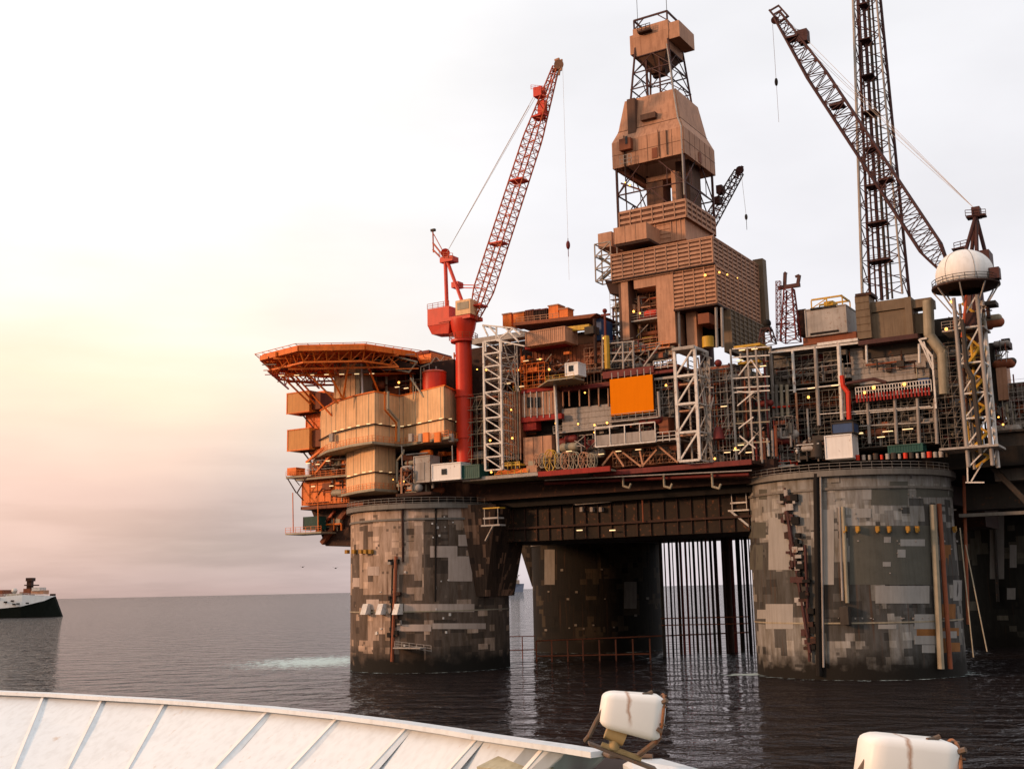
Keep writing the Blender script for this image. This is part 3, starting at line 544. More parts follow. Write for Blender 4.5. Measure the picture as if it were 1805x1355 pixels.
def clutter(par, x0, y0, x1, y1, b, n, seed, warm=False, depth=2.5, pal=None):
    r = random.Random(seed); a0,a1,z0,z1 = ext(x0,y0,x1,y1,b); wv, hv = a1-a0, z1-z0
    pal = pal or ([M['orange'],M['brown'],M['rustp'],M['beige'],M['dwhite'],M['dbrown'],M['tan']] if warm else [M['dgrey'],M['dwhite'],M['rustp'],M['grey'],M['dbrown'],M['beige'],M['lgrey'],M['dred']])
    for k in range(int(n*1.35)):
        bb = b+r.random()*depth; mt = r.choice(pal); c = r.random(); a = a0+wv*r.random(); z = z0+hv*r.random()
        if c < .26:
            L = min(hv, hv*(.3+.7*r.random())); zz = z0+(hv-L)*r.random(); obj('pipe', MB().tube((a,bb,zz),(a,bb,zz+L),.06+r.random()**2*.22,7), mt, par)
        elif c < .50:
            L = wv*(.15+.6*r.random()); aa = a0+(wv-L)*r.random(); rr_ = .05+r.random()**2*.17; m = MB().tube((aa,bb,z),(aa+L,bb,z),rr_,7)
            if r.random() < .5: m.path([(aa+L,bb,z),(aa+L,bb,max(z0,z-hv*.4*r.random()-.5))], rr_)
            obj('pipe', m, mt, par)
        elif c < .62:
            s = .4+r.random()*.9; h = .5+r.random()*1.4; obj('equipment_cabinet', MB().box(a-s,min(a1,a+s),bb,bb+1,z,min(z1,z+h)), mt, par)
        elif c < .70:
            s = .45+r.random()*.5; L = 1.2+r.random()*2.2; aa = min(a, a1-L)
            obj('vessel', MB().tube((aa,bb+.5,z),(aa+L,bb+.5,z),s,14).ball((aa,bb+.5,z),s,12,8).ball((aa+L,bb+.5,z),s,12,8), mt, par)
        elif c < .80:
            L = min(3.5,wv)*(.4+.6*r.random()); aa = a0+(wv-L)*r.random(); hh = min(2.4, hv)*.9; zz = z0+(hv-hh)*r.random()
            m = MB().beam((aa,bb,zz),(aa+L,bb,zz+hh),.14)
            if r.random() < .6: m.beam((aa+L,bb,zz),(aa,bb,zz+hh),.14)
            obj('brace', m, r.choice([M['dwhite'],M['grey'],mt]), par)
        elif c < .88:
            L = wv*(.2+.5*r.random()); aa = a0+(wv-L)*r.random(); obj('cable_tray', MB().box(aa,aa+L,bb,bb+.5,z,z+.14), mt, par)
        elif c < .95:
            rr_ = .12+r.random()*.14; s = 1+r.random()*1.2; m = MB().path([(a,bb,z+s),(a,bb,z),(min(a+s,a1),bb,z),(min(a+s,a1),bb,max(z0,z-s))], rr_); obj('pipe', m, mt, par)
        else:
            s = .35+.25*r.random(); obj('valve', MB().tube((a,bb,z-.4),(a,bb,z+.5),.12,7).lathe((a,bb,z+.5),[(s,-.05),(s+.08,0),(s,.05),(s-.08,0),(s,-.05)],14).ball((a,bb,z),.3,8,6), mt, par)
def ladder_tower(name, label, x0, x1, ytop, ybot, b, depth, mt, n, group=None, back=True, flip=False, rc=.2, rb=.11, stairs=True):
    zt, z0 = P((x0+x1)/2,ytop,b)[2], P((x0+x1)/2,ybot,b)[2]; ym = (ytop+ybot)/2; a0, a1 = P(x0,ym,b)[0], P(x1,ym,b)[0]
    t = thing(name, label, 'tower', (a0,b,z0), group); cs = [(a0,b),(a1,b),(a1,b+depth),(a0,b+depth)]
    for i, c in enumerate(cs): obj('post', MB().beam((*c,z0),(*c,zt),rc*(1.9 if i < 2 else 1.2)), mt if i < 2 else M['dwhite'], t)
    for k in range(n+1):
        z = z0+(zt-z0)*k/n; m = MB()
        for i in range(4): m.beam((*cs[i],z),(*cs[(i+1)%4],z),rb*(2.6 if i == 0 else 1.2))
        obj('ring_frame', m, mt, t)
    for k in range(n):
        z, zz = z0+(zt-z0)*k/n, z0+(zt-z0)*(k+1)/n; m = MB()
        for i in range(2):
            p, q = cs[i], cs[(i+1)%4]
            if flip: p, q = q, p
            obj('brace', MB().beam((*q,z),(*p,zz),rb*(1.9 if i == 0 else 1.1)), mt if i == 0 else M['dwhite'], t)
        if stairs:
            m = MB().box(a0+.3,a1-.3,b+depth*.5,b+depth*.55,z+.1,z+.25); L0, L1 = (a0+.4,a1-.4) if k % 2 else (a1-.4,a0+.4)
            for j in range(7): f = j/7; aa = L0+(L1-L0)*f; m.box(aa-.15,aa+.15,b+depth*.3,b+depth*.7,z+(zz-z)*f,z+(zz-z)*f+.06)
            obj('stair_flight', m, M['grey'], t)
    return t, (a0,a1,z0,zt)

def scaffold(par, x0, y0, x1, y1, b, nx, ny, seed, mt=None, d=1.6):
    r = random.Random(seed); a0,a1,z0,z1 = ext(x0,y0,x1,y1,b); m = MB(); q = []
    A_ = [a0+(a1-a0)*k/nx for k in range(nx+1)]; Z_ = [z0+(z1-z0)*k/ny for k in range(ny+1)]
    for a in A_:
        for bb in (b,b+d): m.tube((a,bb,z0),(a,bb,z1),.045,4,cap=False)
    for z in Z_:
        for bb in (b,b+d): m.tube((a0,bb,z),(a1,bb,z),.04,4,cap=False)
        m.box(a0,a1,b+.2,b+d-.2,z-.05,z)
        m.tube((a0,b,z+.6),(a1,b,z+.6),.03,4,cap=False)
    for i in range(nx):
        for j in range(ny):
            if r.random() < .35: m.tube((A_[i],b,Z_[j]),(A_[i+1],b,Z_[j+1]),.04,4,cap=False)
    obj('scaffolding', m, mt or M['dwhite'], par)

# ------------------------------------------------------------------ accommodation block
acc = thing('accommodation_block', 'cream panelled accommodation block with rounded front under the helideck', 'building', (-8,-10,34))
def plan(pts, yr): return [(P(x,yr,b)[0], b) for x, b in pts]
up = plan([(560,2),(566,-5),(592,-12),(628,-15.5),(661,-17),(704,-9.5),(711,-9.5),(783,-14),(806,-6),(806,6)], 740)+[(-18,10)]
def zz(x,y,b=-15): return P(x,y,b)[2]
z_up0, z_up1 = zz(650,783), zz(650,696)
obj('upper_storeys', MB().prism(up, z_up0, z_up1), M['cream'], acc)
m = MB()
for (p, q) in zip(up[1:8], up[2:9]):
    L = math.hypot(q[0]-p[0], q[1]-p[1]); n = max(1, round(L/1.1))
    for k in range(n+1):
        x_, y_ = p[0]+(q[0]-p[0])*k/n, p[1]+(q[1]-p[1])*k/n; w = .02 if k % 4 else .09
        m.tube((x_,y_,z_up0+.1),(x_,y_,z_up1-.1),w,4,cap=False)
obj('panel_seams', m, M['beige'], acc)
def grow(pts, d, c=(-6,-4)):
    out = []
    for x_, y_ in pts:
        vx, vy = x_-c[0], y_-c[1]; L = math.hypot(vx, vy); out.append((x_+vx/L*d, y_+vy/L*d))
    return out
obj('walkway_slab', MB().prism(grow(up,1.9), z_up0-.5, z_up0), M['beige'], acc)
obj('walkway_slab', MB().prism(grow(up,.35), z_up1, z_up1+.25), M['orange'], acc)
gp = grow(up,1.8)
obj('railing', MB().rail([(x_,y_,z_up0) for x_,y_ in gp[:9]], 1.2, 1.5, .05), M['orange'], acc)
zs = zz(650,757); m = MB()
for p, q in zip(grow(up,.6)[1:8], grow(up,.6)[2:9]): m.tube((p[0],p[1],zs+.6),(q[0],q[1],zs+.6),.16,5)
obj('service_duct', m, M['dbrown'], acc)
gs = grow(up,.9); r = random.Random(2)
for p, q in zip(gs[2:8], gs[3:9]):
    L = math.hypot(q[0]-p[0], q[1]-p[1])
    for k in range(max(1,int(L/3.2))):
        f = (k+.5)/max(1,int(L/3.2)); x_, y_ = p[0]+(q[0]-p[0])*f, p[1]+(q[1]-p[1])*f; obj('tube_light', MB().box(x_-.42,x_+.42,y_-.1,y_+.1,zs+.72,zs+.84), M['tubel'], acc)
lo_ = plan([(606,0),(611,-9),(636,-13.5),(661,-15.5),(697,-9),(700,2)], 825)
z_lo0, z_lo1 = zz(655,862), z_up0-.5
obj('lower_storeys', MB().prism(lo_, z_lo0, z_lo1), M['cream'], acc)
obj('walkway_slab', MB().prism(grow(lo_,1.2,(-11,-3)), z_lo0-.5, z_lo0), M['beige'], acc)
obj('railing', MB().rail([(x_,y_,z_lo0) for x_,y_ in grow(lo_,1.1,(-11,-3))], 1.2, 1.5, .05), M['orange'], acc)
m = MB()
for (p, q) in zip(lo_[:5], lo_[1:]):
    n = max(1, round(math.hypot(q[0]-p[0], q[1]-p[1])/1.1))
    for k in range(n+1):
        x_, y_ = p[0]+(q[0]-p[0])*k/n, p[1]+(q[1]-p[1])*k/n; m.tube((x_,y_,z_lo0+.1),(x_,y_,z_lo1-.1),.07 if k % 4 == 0 else .02,4,cap=False)
obj('panel_seams', m, M['beige'], acc)
zs2 = zz(655,833); m = MB(); g2 = grow(lo_,.35,(-11,-3))
for p, q in zip(g2[1:4], g2[2:5]):
    m.tube((p[0],p[1],zs2),(q[0],q[1],zs2),.14,5)
    for f in (.3,.75): x_, y_ = p[0]+(q[0]-p[0])*f, p[1]+(q[1]-p[1])*f; obj('tube_light', MB().box(x_-.4,x_+.4,y_-.3,y_-.12,zs2+.2,zs2+.31), M['tubel'], acc)
obj('service_duct', m, M['dbrown'], acc)
# box of the upper stair tower and the wall behind under the helideck
wall(acc,'stair_housing',590,642,626,700,-14.5,4,M['cream'],'ribs',1.4)
obj('stair_housing', B(626,640,634,700,-14.5,6), M['beige'], acc); obj('roof_trim', B(588,637,637,642,-14.9,6), M['beige'], acc)
T(637,640,638,696,-15,.25); obj('downpipe', T(637,640,639,696,-15.2,.22), M['white'], acc)
obj('rear_wing', B(545,690,572,800,0,10), M['orange'], acc); wall(acc,'rear_wing',540,705,566,790,-3,5,M['orange'],'slats',1.2)
obj('rear_wing', B(640,650,700,698,-8,12), M['brown'], acc)
obj('rear_wing', B(700,640,800,700,-4,12), M['dbrown'], acc)
obj('downpipe', MB().path([P(684,690,-15.5),P(684,720,-15.5),P(703,742,-12.5),P(703,778,-12.5)], .28), M['beige'], acc)
obj('downpipe', MB().path([P(678,690,-15.5),P(678,722,-15.5),P(698,745,-12.5),P(698,778,-12.5)], .2), M['orange'], acc)
obj('downpipe', MB().path([P(712,792,-13),P(710,800,-13),P(700,812,-12),P(700,850,-12)], .25), M['beige'], acc)
for x in (745,765): obj('door', B(x,762,x+10,779,-14.9,.5), M['orange'], acc)
for x in (580,720,737,790): obj('equipment_cabinet', B(x,764,x+6,778,-13.5,.8), M['dwhite'], acc)
# dark boxes filling the floor under the block, shade in their colour
obj('dark_underfloor_fill', B(690,792,845,880,-3,12), M['dbrown'], acc); obj('dark_underfloor_fill', B(614,858,706,892,-7,14), M['dbrown'], acc)
clutter(acc,700,795,760,872,-12,26,5,True,5); clutter(acc,760,793,845,815,-7,10,6,True,3)
clutter(acc,640,648,760,696,-10,22,8,True,4); lamp(acc,703,674,-13,.45); tlight(acc,700,682,-13); tlight(acc,716,684,-13)
for x in (797,708): obj('post', T(x,785,x+1,820,-13,.12), M['dwhite'], acc)

# ------------------------------------------------------------------ helideck
hz = 66.5; FR[0] = WLD
hc = Vector((-37.0, 249, hz)); HR = 17.7
hel = thing('helideck', 'octagonal orange helideck cantilevered on trusses at the far left', 'helideck', tuple(hc))
oc = [(hc.x+HR*cos(pi/8+k*pi/4), hc.y+HR*.92*sin(pi/8+k*pi/4)) for k in range(8)]
m = MB().prism(oc, hz-.5, hz); obj('deck_plate', m, M['orange'], hel)
m = MB()
for p, q in zip(oc, oc[1:]+oc[:1]):
    m.beam((*p,hz-.9),(*q,hz-.9),1.0)
obj('edge_beam', m, M['orange'], hel)
gc = lambda p, d: (hc.x+(p[0]-hc.x)*d, hc.y+(p[1]-hc.y)*d)
m = MB()
for p, q in zip([gc(p,1.0) for p in oc], [gc(p,1.0) for p in oc[1:]+oc[:1]]):
    p2, q2 = gc(p,1.09), gc(q,1.09)
    m.tube((*p2,hz-.05),(*q2,hz-.05),.08,5)
    for k in range(7): f = k/6; a_ = (p[0]+(q[0]-p[0])*f,p[1]+(q[1]-p[1])*f); b_ = (p2[0]+(q2[0]-p2[0])*f,p2[1]+(q2[1]-p2[1])*f); m.tube((*a_,hz-.4),(*b_,hz-.05),.06,4)
obj('safety_net_frame', m, M['orange'], hel)
m = MB(); lo2 = [gc(p,.90) for p in oc]
for i_ in range(8):
    p, q, P_, Q_ = lo2[i_], lo2[(i_+1)%8], oc[i_], oc[(i_+1)%8]
    if 0 in (i_,): pass
    m.beam((*p,hz-3.4),(*q,hz-3.4),.35)
    for k in range(5):
        f, g2 = k/5, (k+1)/5; a_ = (p[0]+(q[0]-p[0])*f,p[1]+(q[1]-p[1])*f); b_ = (P_[0]+(Q_[0]-P_[0])*f,P_[1]+(Q_[1]-P_[1])*f); b2_ = (P_[0]+(Q_[0]-P_[0])*g2,P_[1]+(Q_[1]-P_[1])*g2)
        m.beam((*a_,hz-3.4),(*b_,hz-1),.2).beam((*a_,hz-3.4),(*b2_,hz-1),.14)
obj('rim_truss', m, M['orange'], hel)
for k in range(-5,6):
    x_ = hc.x+k*3.1; hw = HR*.92*math.sqrt(max(.05,1-(abs(k)*3.1/HR/1.0)**2))
    obj('deck_beam', MB().box(x_-.14,x_+.14,hc.y-hw*.96,hc.y+hw*.96,hz-1.5,hz-.5), M['orange'], hel)
for yy in (-10,-4,3,10):
    hw = HR*math.sqrt(1-(yy/HR/.92)**2)*.95; zb = hz-4.6+abs(yy)*.05; y_ = hc.y+yy
    m = MB().beam((hc.x-hw,y_,hz-1.6),(hc.x+hw,y_,hz-1.6),.35).beam((hc.x-hw*.75,y_,zb),(hc.x+hw,y_,zb),.35); n = 10
    for k in range(n):
        xa = hc.x-hw*.9+(1.9*hw*k/n); xb = xa+1.9*hw/n; m.beam((xa,y_,hz-1.6 if k%2 else zb),(xb,y_,zb if k%2 else hz-1.6),.2)
    obj('truss', m, M['orange'] if yy < 0 else M['redl'], hel)
for xx in (-14,-7,0,7):
    x_ = hc.x+xx; m = MB().beam((x_,hc.y-11,hz-4.6),(x_,hc.y+11,hz-4.6),.3)
    for k in range(6): y0_ = hc.y-11+k*3.67; m.beam((x_,y0_,hz-4.6 if k%2 else hz-1.5),(x_,y0_+3.67,hz-1.5 if k%2 else hz-4.6),.2)
    obj('truss', m, M['redl'], hel)
for (xx,yy,dx,dy,dz) in ((-15,-2,8,2,-8),(-12,6,9,-2,-10),(-9,-9,9,3,-9),(-3,-11,4,5,-8),(3,-11,-2,5,-8),(6,-10,3,6,-8),(-13,2,6,4,-7)):
    obj('strut', MB().tube((hc.x+xx,hc.y+yy,hz-2),(hc.x+xx+dx,hc.y+yy+dy,hz-2+dz),.22,7), M['orange'], hel)
r = random.Random(4)
for k in range(55):
    x_, y_, z_ = hc.x+r.uniform(-16,14), hc.y+r.uniform(-12,4), hz-r.uniform(1.2,4.8)
    L = r.uniform(1,5); obj('pipe', MB().tube((x_,y_,z_),(x_+L,y_,z_),.1,6), r.choice([M['dwhite'],M['orange'],M['beige'],M['red']]), hel)
for k in range(7): x_ = hc.x-12+k*3.2; obj('tube_light', MB().box(x_-.5,x_+.5,hc.y-7,hc.y-6.7,hz-4.9,hz-4.75), M['tubel'], hel)
FR[0] = LOC
# canopy right of the helideck with pale edge pipe
cn = thing('access_canopy', 'sloping dark canopy with pale edge pipe beside the helideck', 'canopy', P(690,640,-8))
m = MB(); pa = [P(645,612,-16),P(733,640,-12),P(733,652,-12),P(645,630,-16)]
obj('roof', MB().hexa([P(650,632,-14),P(722,656,-11),(P(722,656,-11)[0],-2,P(722,656,-11)[2]),(P(650,632,-14)[0],-2,P(650,632,-14)[2])],
     [P(655,622,-14),P(733,643,-11),(P(733,643,-11)[0],-2,P(733,643,-11)[2]),(P(655,622,-14)[0],-2,P(655,622,-14)[2])]), M['dbrown'], cn)
obj('pipe', MB().path([P(652,642,-14.4),P(656,618,-14.4),P(735,638,-11.4),P(721,656,-11.4),P(668,645,-11.4)], .18), M['beige'], cn)
hu = thing('roof_hut', 'low orange roof hut between the helideck and the red crane', 'hut', P(735,640,-2)); wall(hu,'wall',712,624,760,650,-2,8,M['orange'],'siding',1.2); obj('roof', B(710,620,756,625,-2.4,8.8), M['dred'], hu)
clutter(hu,760,622,800,650,-3,8,44,True,2)

# boxes on the far left corner
for k, (x0,y0,x1,y1,lab) in enumerate(((507,691,545,727,'upper of two tan box cabins hung off the left end under the helideck'),(508,756,545,793,'lower of two tan box cabins hung off the left end'))):
    c = thing('box_cabin', lab, 'cabin', P((x0+x1)/2,y1,-6), 'tan box cabins')
    a0,a1,z0,z1 = ext(x0,y0,x1,y1,-6); obj('shell', MB().box(a0,a1,-6,-1,z0,z1), M['apric'], c)
    obj('frame', MB().box(a0-.3,a1+.1,-6.12,-5.95,z0-.1,z0+.15).box(a0-.3,a1+.1,-6.12,-5.95,z1-.15,z1+.1).box(a0-.3,a0,-6.1,-1,z0,z1).box(a0-.3,a1+.1,-6.1,-1,z1,z1+.1), M['orange'], c)
    obj('brace', MB().beam((a1,-4,z0-4),(a0+2.6,-4,z0),.25).beam((a1,-2,z0-4),(a0+2.6,-2,z0),.25).beam((a0+2,-4,z0-.2),(a1+2.5,-4,z0-.2),.3), M['dbrown'], c)
    obj('shell_link', MB().box(a1,a1+2.5,-5,-1,z0+.5,z1-.5), M['brown'], c)

# ------------------------------------------------------------------ lower left service module
lm = thing('service_module', 'orange brown service module with walkways hanging at the lower left', 'module', P(560,960,-4))
obj('hull_box', MB().hexa([P(574,962,-6),P(640,962,-6),(P(640,962,-6)[0],4,P(640,962,-6)[2]),(P(574,962,-6)[0],4,P(574,962,-6)[2])],
    [P(545,890,-6),P(640,890,-6),(P(640,890,-6)[0],4,P(640,890,-6)[2]),(P(545,890,-6)[0],4,P(545,890,-6)[2])]), M['dbrown'], lm)
obj('stringer', MB().beam(P(568,957,-6.5),P(612,898,-6.5),1.0), M['brown'], lm); obj('stringer', MB().beam(P(560,940,-6.5),P(590,900,-6.5),.5), M['redl'], lm)
wall(lm,'wall',533,846,612,888,-7,10,M['orange'],'ribs',2.2); deck(lm,530,640,889,-9.5,10,M['brown'],.7)
prail(lm,533,615,889,-9.4,M['orange'])
wall(lm,'wall',545,812,612,840,-5,8,M['brown'],'siding',1.0); deck(lm,520,612,840,-9,9,M['beige']); prail(lm,520,612,840,-8.9,M['orange'])
deck(lm,503,566,938,-11,6,M['beige'],.35); prail(lm,503,566,938,-10.9,M['orange'])
for x in (516,560): obj('hanger', T(x,868,x+1,938,-10.8,.12), M['orange'], lm)
m = MB(); m.beam(P(505,840,-9),P(522,868,-9),.2).beam(P(540,840,-9),P(524,868,-9),.2).beam(P(505,843,-9),P(540,843,-9),.25).beam(P(523,868,-9),P(535,882,-9),.2).beam(P(516,840,-9),P(528,855,-9),.15)
obj('brace', m, M['dbrown'], lm); deck(lm,504,548,838,-9.2,7,M['beige']); prail(lm,504,545,838,-9.1,M['orange'])
wall(lm,'equipment_cabinet',506,824,522,837,-8.5,3,M['orange'])
clutter(lm,540,800,608,838,-8,20,12,True,2); clutter(lm,535,845,606,886,-8,10,13,True,1); clutter(lm,545,905,600,936,-8,12,14,True,2)
obj('stair_flight', MB().beam(P(540,815,-8),P(570,790,-8),.5).beam(P(555,835,-8),P(585,800,-8),.4), M['orange'], lm)
for x,y in ((543,816),(560,818),(578,812),(552,857),(584,856)): tlight(lm,x,y,-9.3)
for x0,y0,x1,y1,b,mt,lab in ((535,910,562,933,-9.8,'teal','dark green container on the lowest left walkway'),):
    c = thing('container', lab, 'container', P((x0+x1)/2,y1,b)); a0,a1,z0,z1 = ext(x0,y0,x1,y1,b)
    obj('body', MB().box(a0,a1,b,b+2.4,z0,z1).ribs(a0,a1,b,z0,z1,.35,.14,.08), M[mt], c); obj('corner_posts', MB().box(a0-.06,a0+.12,b-.12,b,z0,z1).box(a1-.12,a1+.06,b-.12,b,z0,z1), M['dgrey'], c)

# boxes standing on the left column
def cont(nm, lab, x0,y0,x1,y1,b,d,mt,rib=True,grp=None,cat='container'):
    a0,a1,z0,z1 = ext(x0,y0,x1,y1,b); c = thing(nm, lab, cat, (a0,b,z0), grp); m = MB().box(a0,a1,b,b+d,z0,z1)
    if rib: m.ribs(a0+.15,a1-.15,b,z0+.15,z1-.15,.45,.16,.07)
    obj('body', m, M[mt], c)
    m = MB()
    for a in (a0,a1): m.beam((a,b-.05,z0),(a,b-.05,z1),.2).beam((a,b+d,z0),(a,b+d,z1),.2)
    for z in (z0+.08,z1-.08): m.beam((a0,b-.05,z),(a1,b-.05,z),.2).beam((a1,b-.05,z),(a1,b+d,z),.2).beam((a0,b-.05,z),(a0,b+d,z),.2)
    obj('frame', m, M[mt] if mt != 'blue' else M['dgrey'], c)
    return c, (a0,a1,z0,z1)
c,_ = cont('equipment_housing','tall pale equipment housing standing on the left column',730,803,758,850,-13,3.2,'dwhite',False,cat='housing')
obj('door', B(735,815,748,846,-13.1,.1), M['lgrey'], c)
c,_ = cont('cabin_container','white cabin container with one small dark window on the left column',762,816,812,846,-13.5,3.4,'cwhite',False)
obj('window', B(778,826,787,836,-13.62,.2), M['glass'], c)
cont('container','dark blue green container beside the white cabin under the deck edge',815,819,845,843,-13,3,'teal')
st = thing('machinery_skid','cluttered brown pump skid between the drum and the pale housing','skid',P(710,870,-14)); clutter(st,698,822,730,872,-14,26,21,True,1.5); obj('base_frame', B(698,868,760,873,-14.5,3), M['dbrown'], st)
for x,y in ((693,845),(712,848)): lamp(st,x,y,-14.5,.18)

# ------------------------------------------------------------------ red crane
bc = -8.0
cr = thing('pedestal_crane', 'bright red pedestal crane with long lattice boom raised to the right', 'crane', P(824,800,bc), 'pedestal cranes on the platform')
pa_, pz = P(817,600,bc)[0], None
zc0, zc1 = P(822,815,bc)[2], P(817,600,bc)[2]
obj('pedestal', MB().tube((pa_,bc,zc0),(pa_,bc,zc1),1.72,24), M['red'], cr)
for y,rr_,h in ((696,1.95,.5),(770,1.9,.4),(600,2.7,.4)): z = P(820,y,bc)[2]; obj('flange', MB().tube((pa_,bc,z-h),(pa_,bc,z+.1),rr_,24), M['red'], cr)
z1 = P(817,600,bc)[2]; z2 = P(815,568,bc)[2]; z3 = P(800,545,bc)[2]
obj('slew_bearing', MB().lathe((pa_,bc,0), [(1.7,z1),(2.5,z2-1.5),(2.8,z2),(2.8,z2+.4),(.1,z2+.4)], 28), M['red'], cr)
obj('railing', MB().rail([(pa_+3*cos(t),bc+3*sin(t),z1) for t in [k*pi/6 for k in range(13)]], 1.2, 1.4, .06), M['redl'], cr)
aL, aR = P(764,560,bc)[0], P(840,560,bc)[0]
obj('machinery_house', MB().box(aL,aL+5.6,bc-2.2,bc+2.2,z2-.2,z3+.3), M['red'], cr); obj('machinery_house', MB().hexa([(aL+.8,bc-1.8,z2-2),(aL+5.1,bc-1.8,z2-2.4),(aL+5.1,bc+1.8,z2-2.4),(aL+.8,bc+1.8,z2-2)],[(aL,bc-2.1,z2-.2),(aL+5.6,bc-2.1,z2-.2),(aL+5.6,bc+2.1,z2-.2),(aL,bc+2.1,z2-.2)]), M['red'], cr)
obj('slew_platform', MB().box(aL+3,aR,bc-2.4,bc+2.4,z2+.1,z2+.9), M['red'], cr)
obj('railing', MB().rail([(aL,bc-2.2,z3+.3),(aL+5.6,bc-2.2,z3+.3)], 1.1, 1.3, .06), M['redl'], cr)
e = ext(808,530,834,556,bc-1.5); cb_ = obj('cab', MB().box(e[0],e[1],bc-2.6,bc+.2,e[2],e[3]), M['cream'], cr); obj('window', MB().box(e[0]+.5,e[1]-.4,bc-2.68,bc-2.55,e[2]+1.1,e[3]-.5), M['beige'], cb_)
# A-frame
for db in (-1.3,1.3):
    obj('a_frame_leg', MB().tube(P(788,547,bc+db),P(785,460,bc+db*.4),.42,8), M['red'], cr); obj('a_frame_leg', MB().tube(P(816,535,bc+db),P(789,462,bc+db*.4),.38,8), M['red'], cr)
obj('a_frame_head', B(775,452,797,461,bc-1.2,2.4), M['red'], cr); obj('railing', MB().rail([P(774,454,bc-1.3),P(798,456,bc-1.3)],1.2,1.1,.07), M['redl'], cr)
obj('sheave', MB().tube(P(785,446,bc-.5),P(785,446,bc+.5),1.0,14), M['red'], cr)
m = MB().beam(P(782,452,bc),P(763,428,bc),.3).beam(P(775,452,bc),P(763,440,bc),.3).beam(P(764,445,bc),P(763,406,bc),.22).beam(P(764,412,bc),P(782,445,bc),.15); obj('mast_arm', m, M['redl'], cr)
obj('beacon', MB().box(P(760,406,bc)[0],P(767,406,bc)[0],bc-.3,bc+.3,P(763,408,bc)[2],P(763,404,bc)[2]), M['dgrey'], cr)
obj('walkway', MB().beam(P(810,502,bc),P(845,503,bc),.18).beam(P(810,507,bc),P(845,508,bc),.18).box(P(800,504,bc)[0],P(812,504,bc)[0],bc-1,bc+1,P(806,508,bc)[2],P(806,498,bc)[2]), M['red'], cr)
foot, tip = P(836,562,bc), P(980,118,bc)
tp = lambda t: min(1, .45+t*5) if t < .12 else (1 if t < .72 else 1-(t-.72)*2.3)
obj('boom', MB().lattice(foot, tip, (3.3,2.8), (3.0,2.4), 34, .17, .085, (0,1,0), tp), M['redl'], cr)
for t in (.05,.3,.55,.8):
    q = Vector(foot).lerp(Vector(tip), t); obj('boom_walkway', MB().box(q.x-1.7*(1 if t<.75 else .7),q.x+1.5*(1 if t<.75 else .7),bc-1.4,bc+1.4,q.z-.15,q.z+.15), M['red'], cr)
e = ext(944,156,958,172,bc); obj('boom_winch', MB().box(e[0],e[1],bc-1,bc+1,e[2],e[3]).rail([P(936,158,bc-1),P(958,160,bc-1)],1.0,1,.05), M['red'], cr)
e = ext(952,178,962,205,bc); obj('boom_winch', MB().box(e[0]-.2,e[1],bc-.7,bc+.7,e[2],e[3]), M['red'], cr)
m = MB().tube(P(985,114,bc-.6),P(985,114,bc+.6),1.0,16).beam(P(986,104,bc),P(978,107,bc),.4).beam(P(987,118,bc),P(985,133,bc),.35).beam(P(975,125,bc),P(988,118,bc),.7).beam(P(990,105,bc),P(989,125,bc),.35); obj('tip_sheave', m, M['tan'], cr)
for db, x, y in ((-.5,933,186),(.5,940,172),(.2,952,158)): obj('pendant_rope', MB().tube(P(787,446,bc+db),P(x,y,bc+db),.045,5), M['ropel'], cr)
tz = P(985,112,bc); hk = P(1010,432,bc); obj('hoist_rope', MB().tube((tz[0]+.9,bc,tz[2]),(tz[0]+.9,bc,hk[2]+1.5),.026,5), M['ropel'], cr)
obj('hook_block', MB().ball((tz[0]+.9,bc,hk[2]+.2),.42,10,8,2.2).tube((tz[0]+.9,bc,hk[2]-2.2),(tz[0]+.9,bc,hk[2]+1.6),.08,6), M['dred'], cr); obj('tag_line', MB().tube((tz[0]+.9,bc,hk[2]-7),(tz[0]+.9,bc,hk[2]-1.5),.024,4), M['ropel'], cr)
# red tank
tk = thing('storage_tank','short bright red cylindrical tank left of the crane pedestal','tank',P(766,700,-9)); c = P(766,697,-9); z1 = P(766,657,-9)[2]
obj('shell', MB().lathe((c[0],-9,0), [(2.5,c[2]-1),(2.5,z1),(2.1,z1+.35),(.05,z1+.55)], 32), M['red'], tk); obj('rim', MB().lathe((c[0],-9,0), [(2.5,z1-.15),(2.62,z1-.1),(2.62,z1+.1),(2.4,z1+.15)], 32), M['redl'], tk)
obj('vent_pipe', MB().path([(c[0]-3.2,-9.5,c[2]),(c[0]-3.2,-9.5,z1+1.5),(c[0]-.5,-9.5,z1+2),(c[0]+.3,-9,z1+3.2)], .13), M['beige'], tk); obj('brace', MB().beam((c[0]-4.2,-11.8,z1-1),(c[0]-.8,-11.8,c[2]-.6),.3), M['beige'], tk)
obj('brace', MB().beam((c[0]-3.6,-11.6,c[2]-.8),(c[0]-3.6,-11.6,z1-1),.16).beam((c[0]-3,-11.6,c[2]-.8),(c[0]-3,-11.6,z1-2),.16), M['beige'], tk)

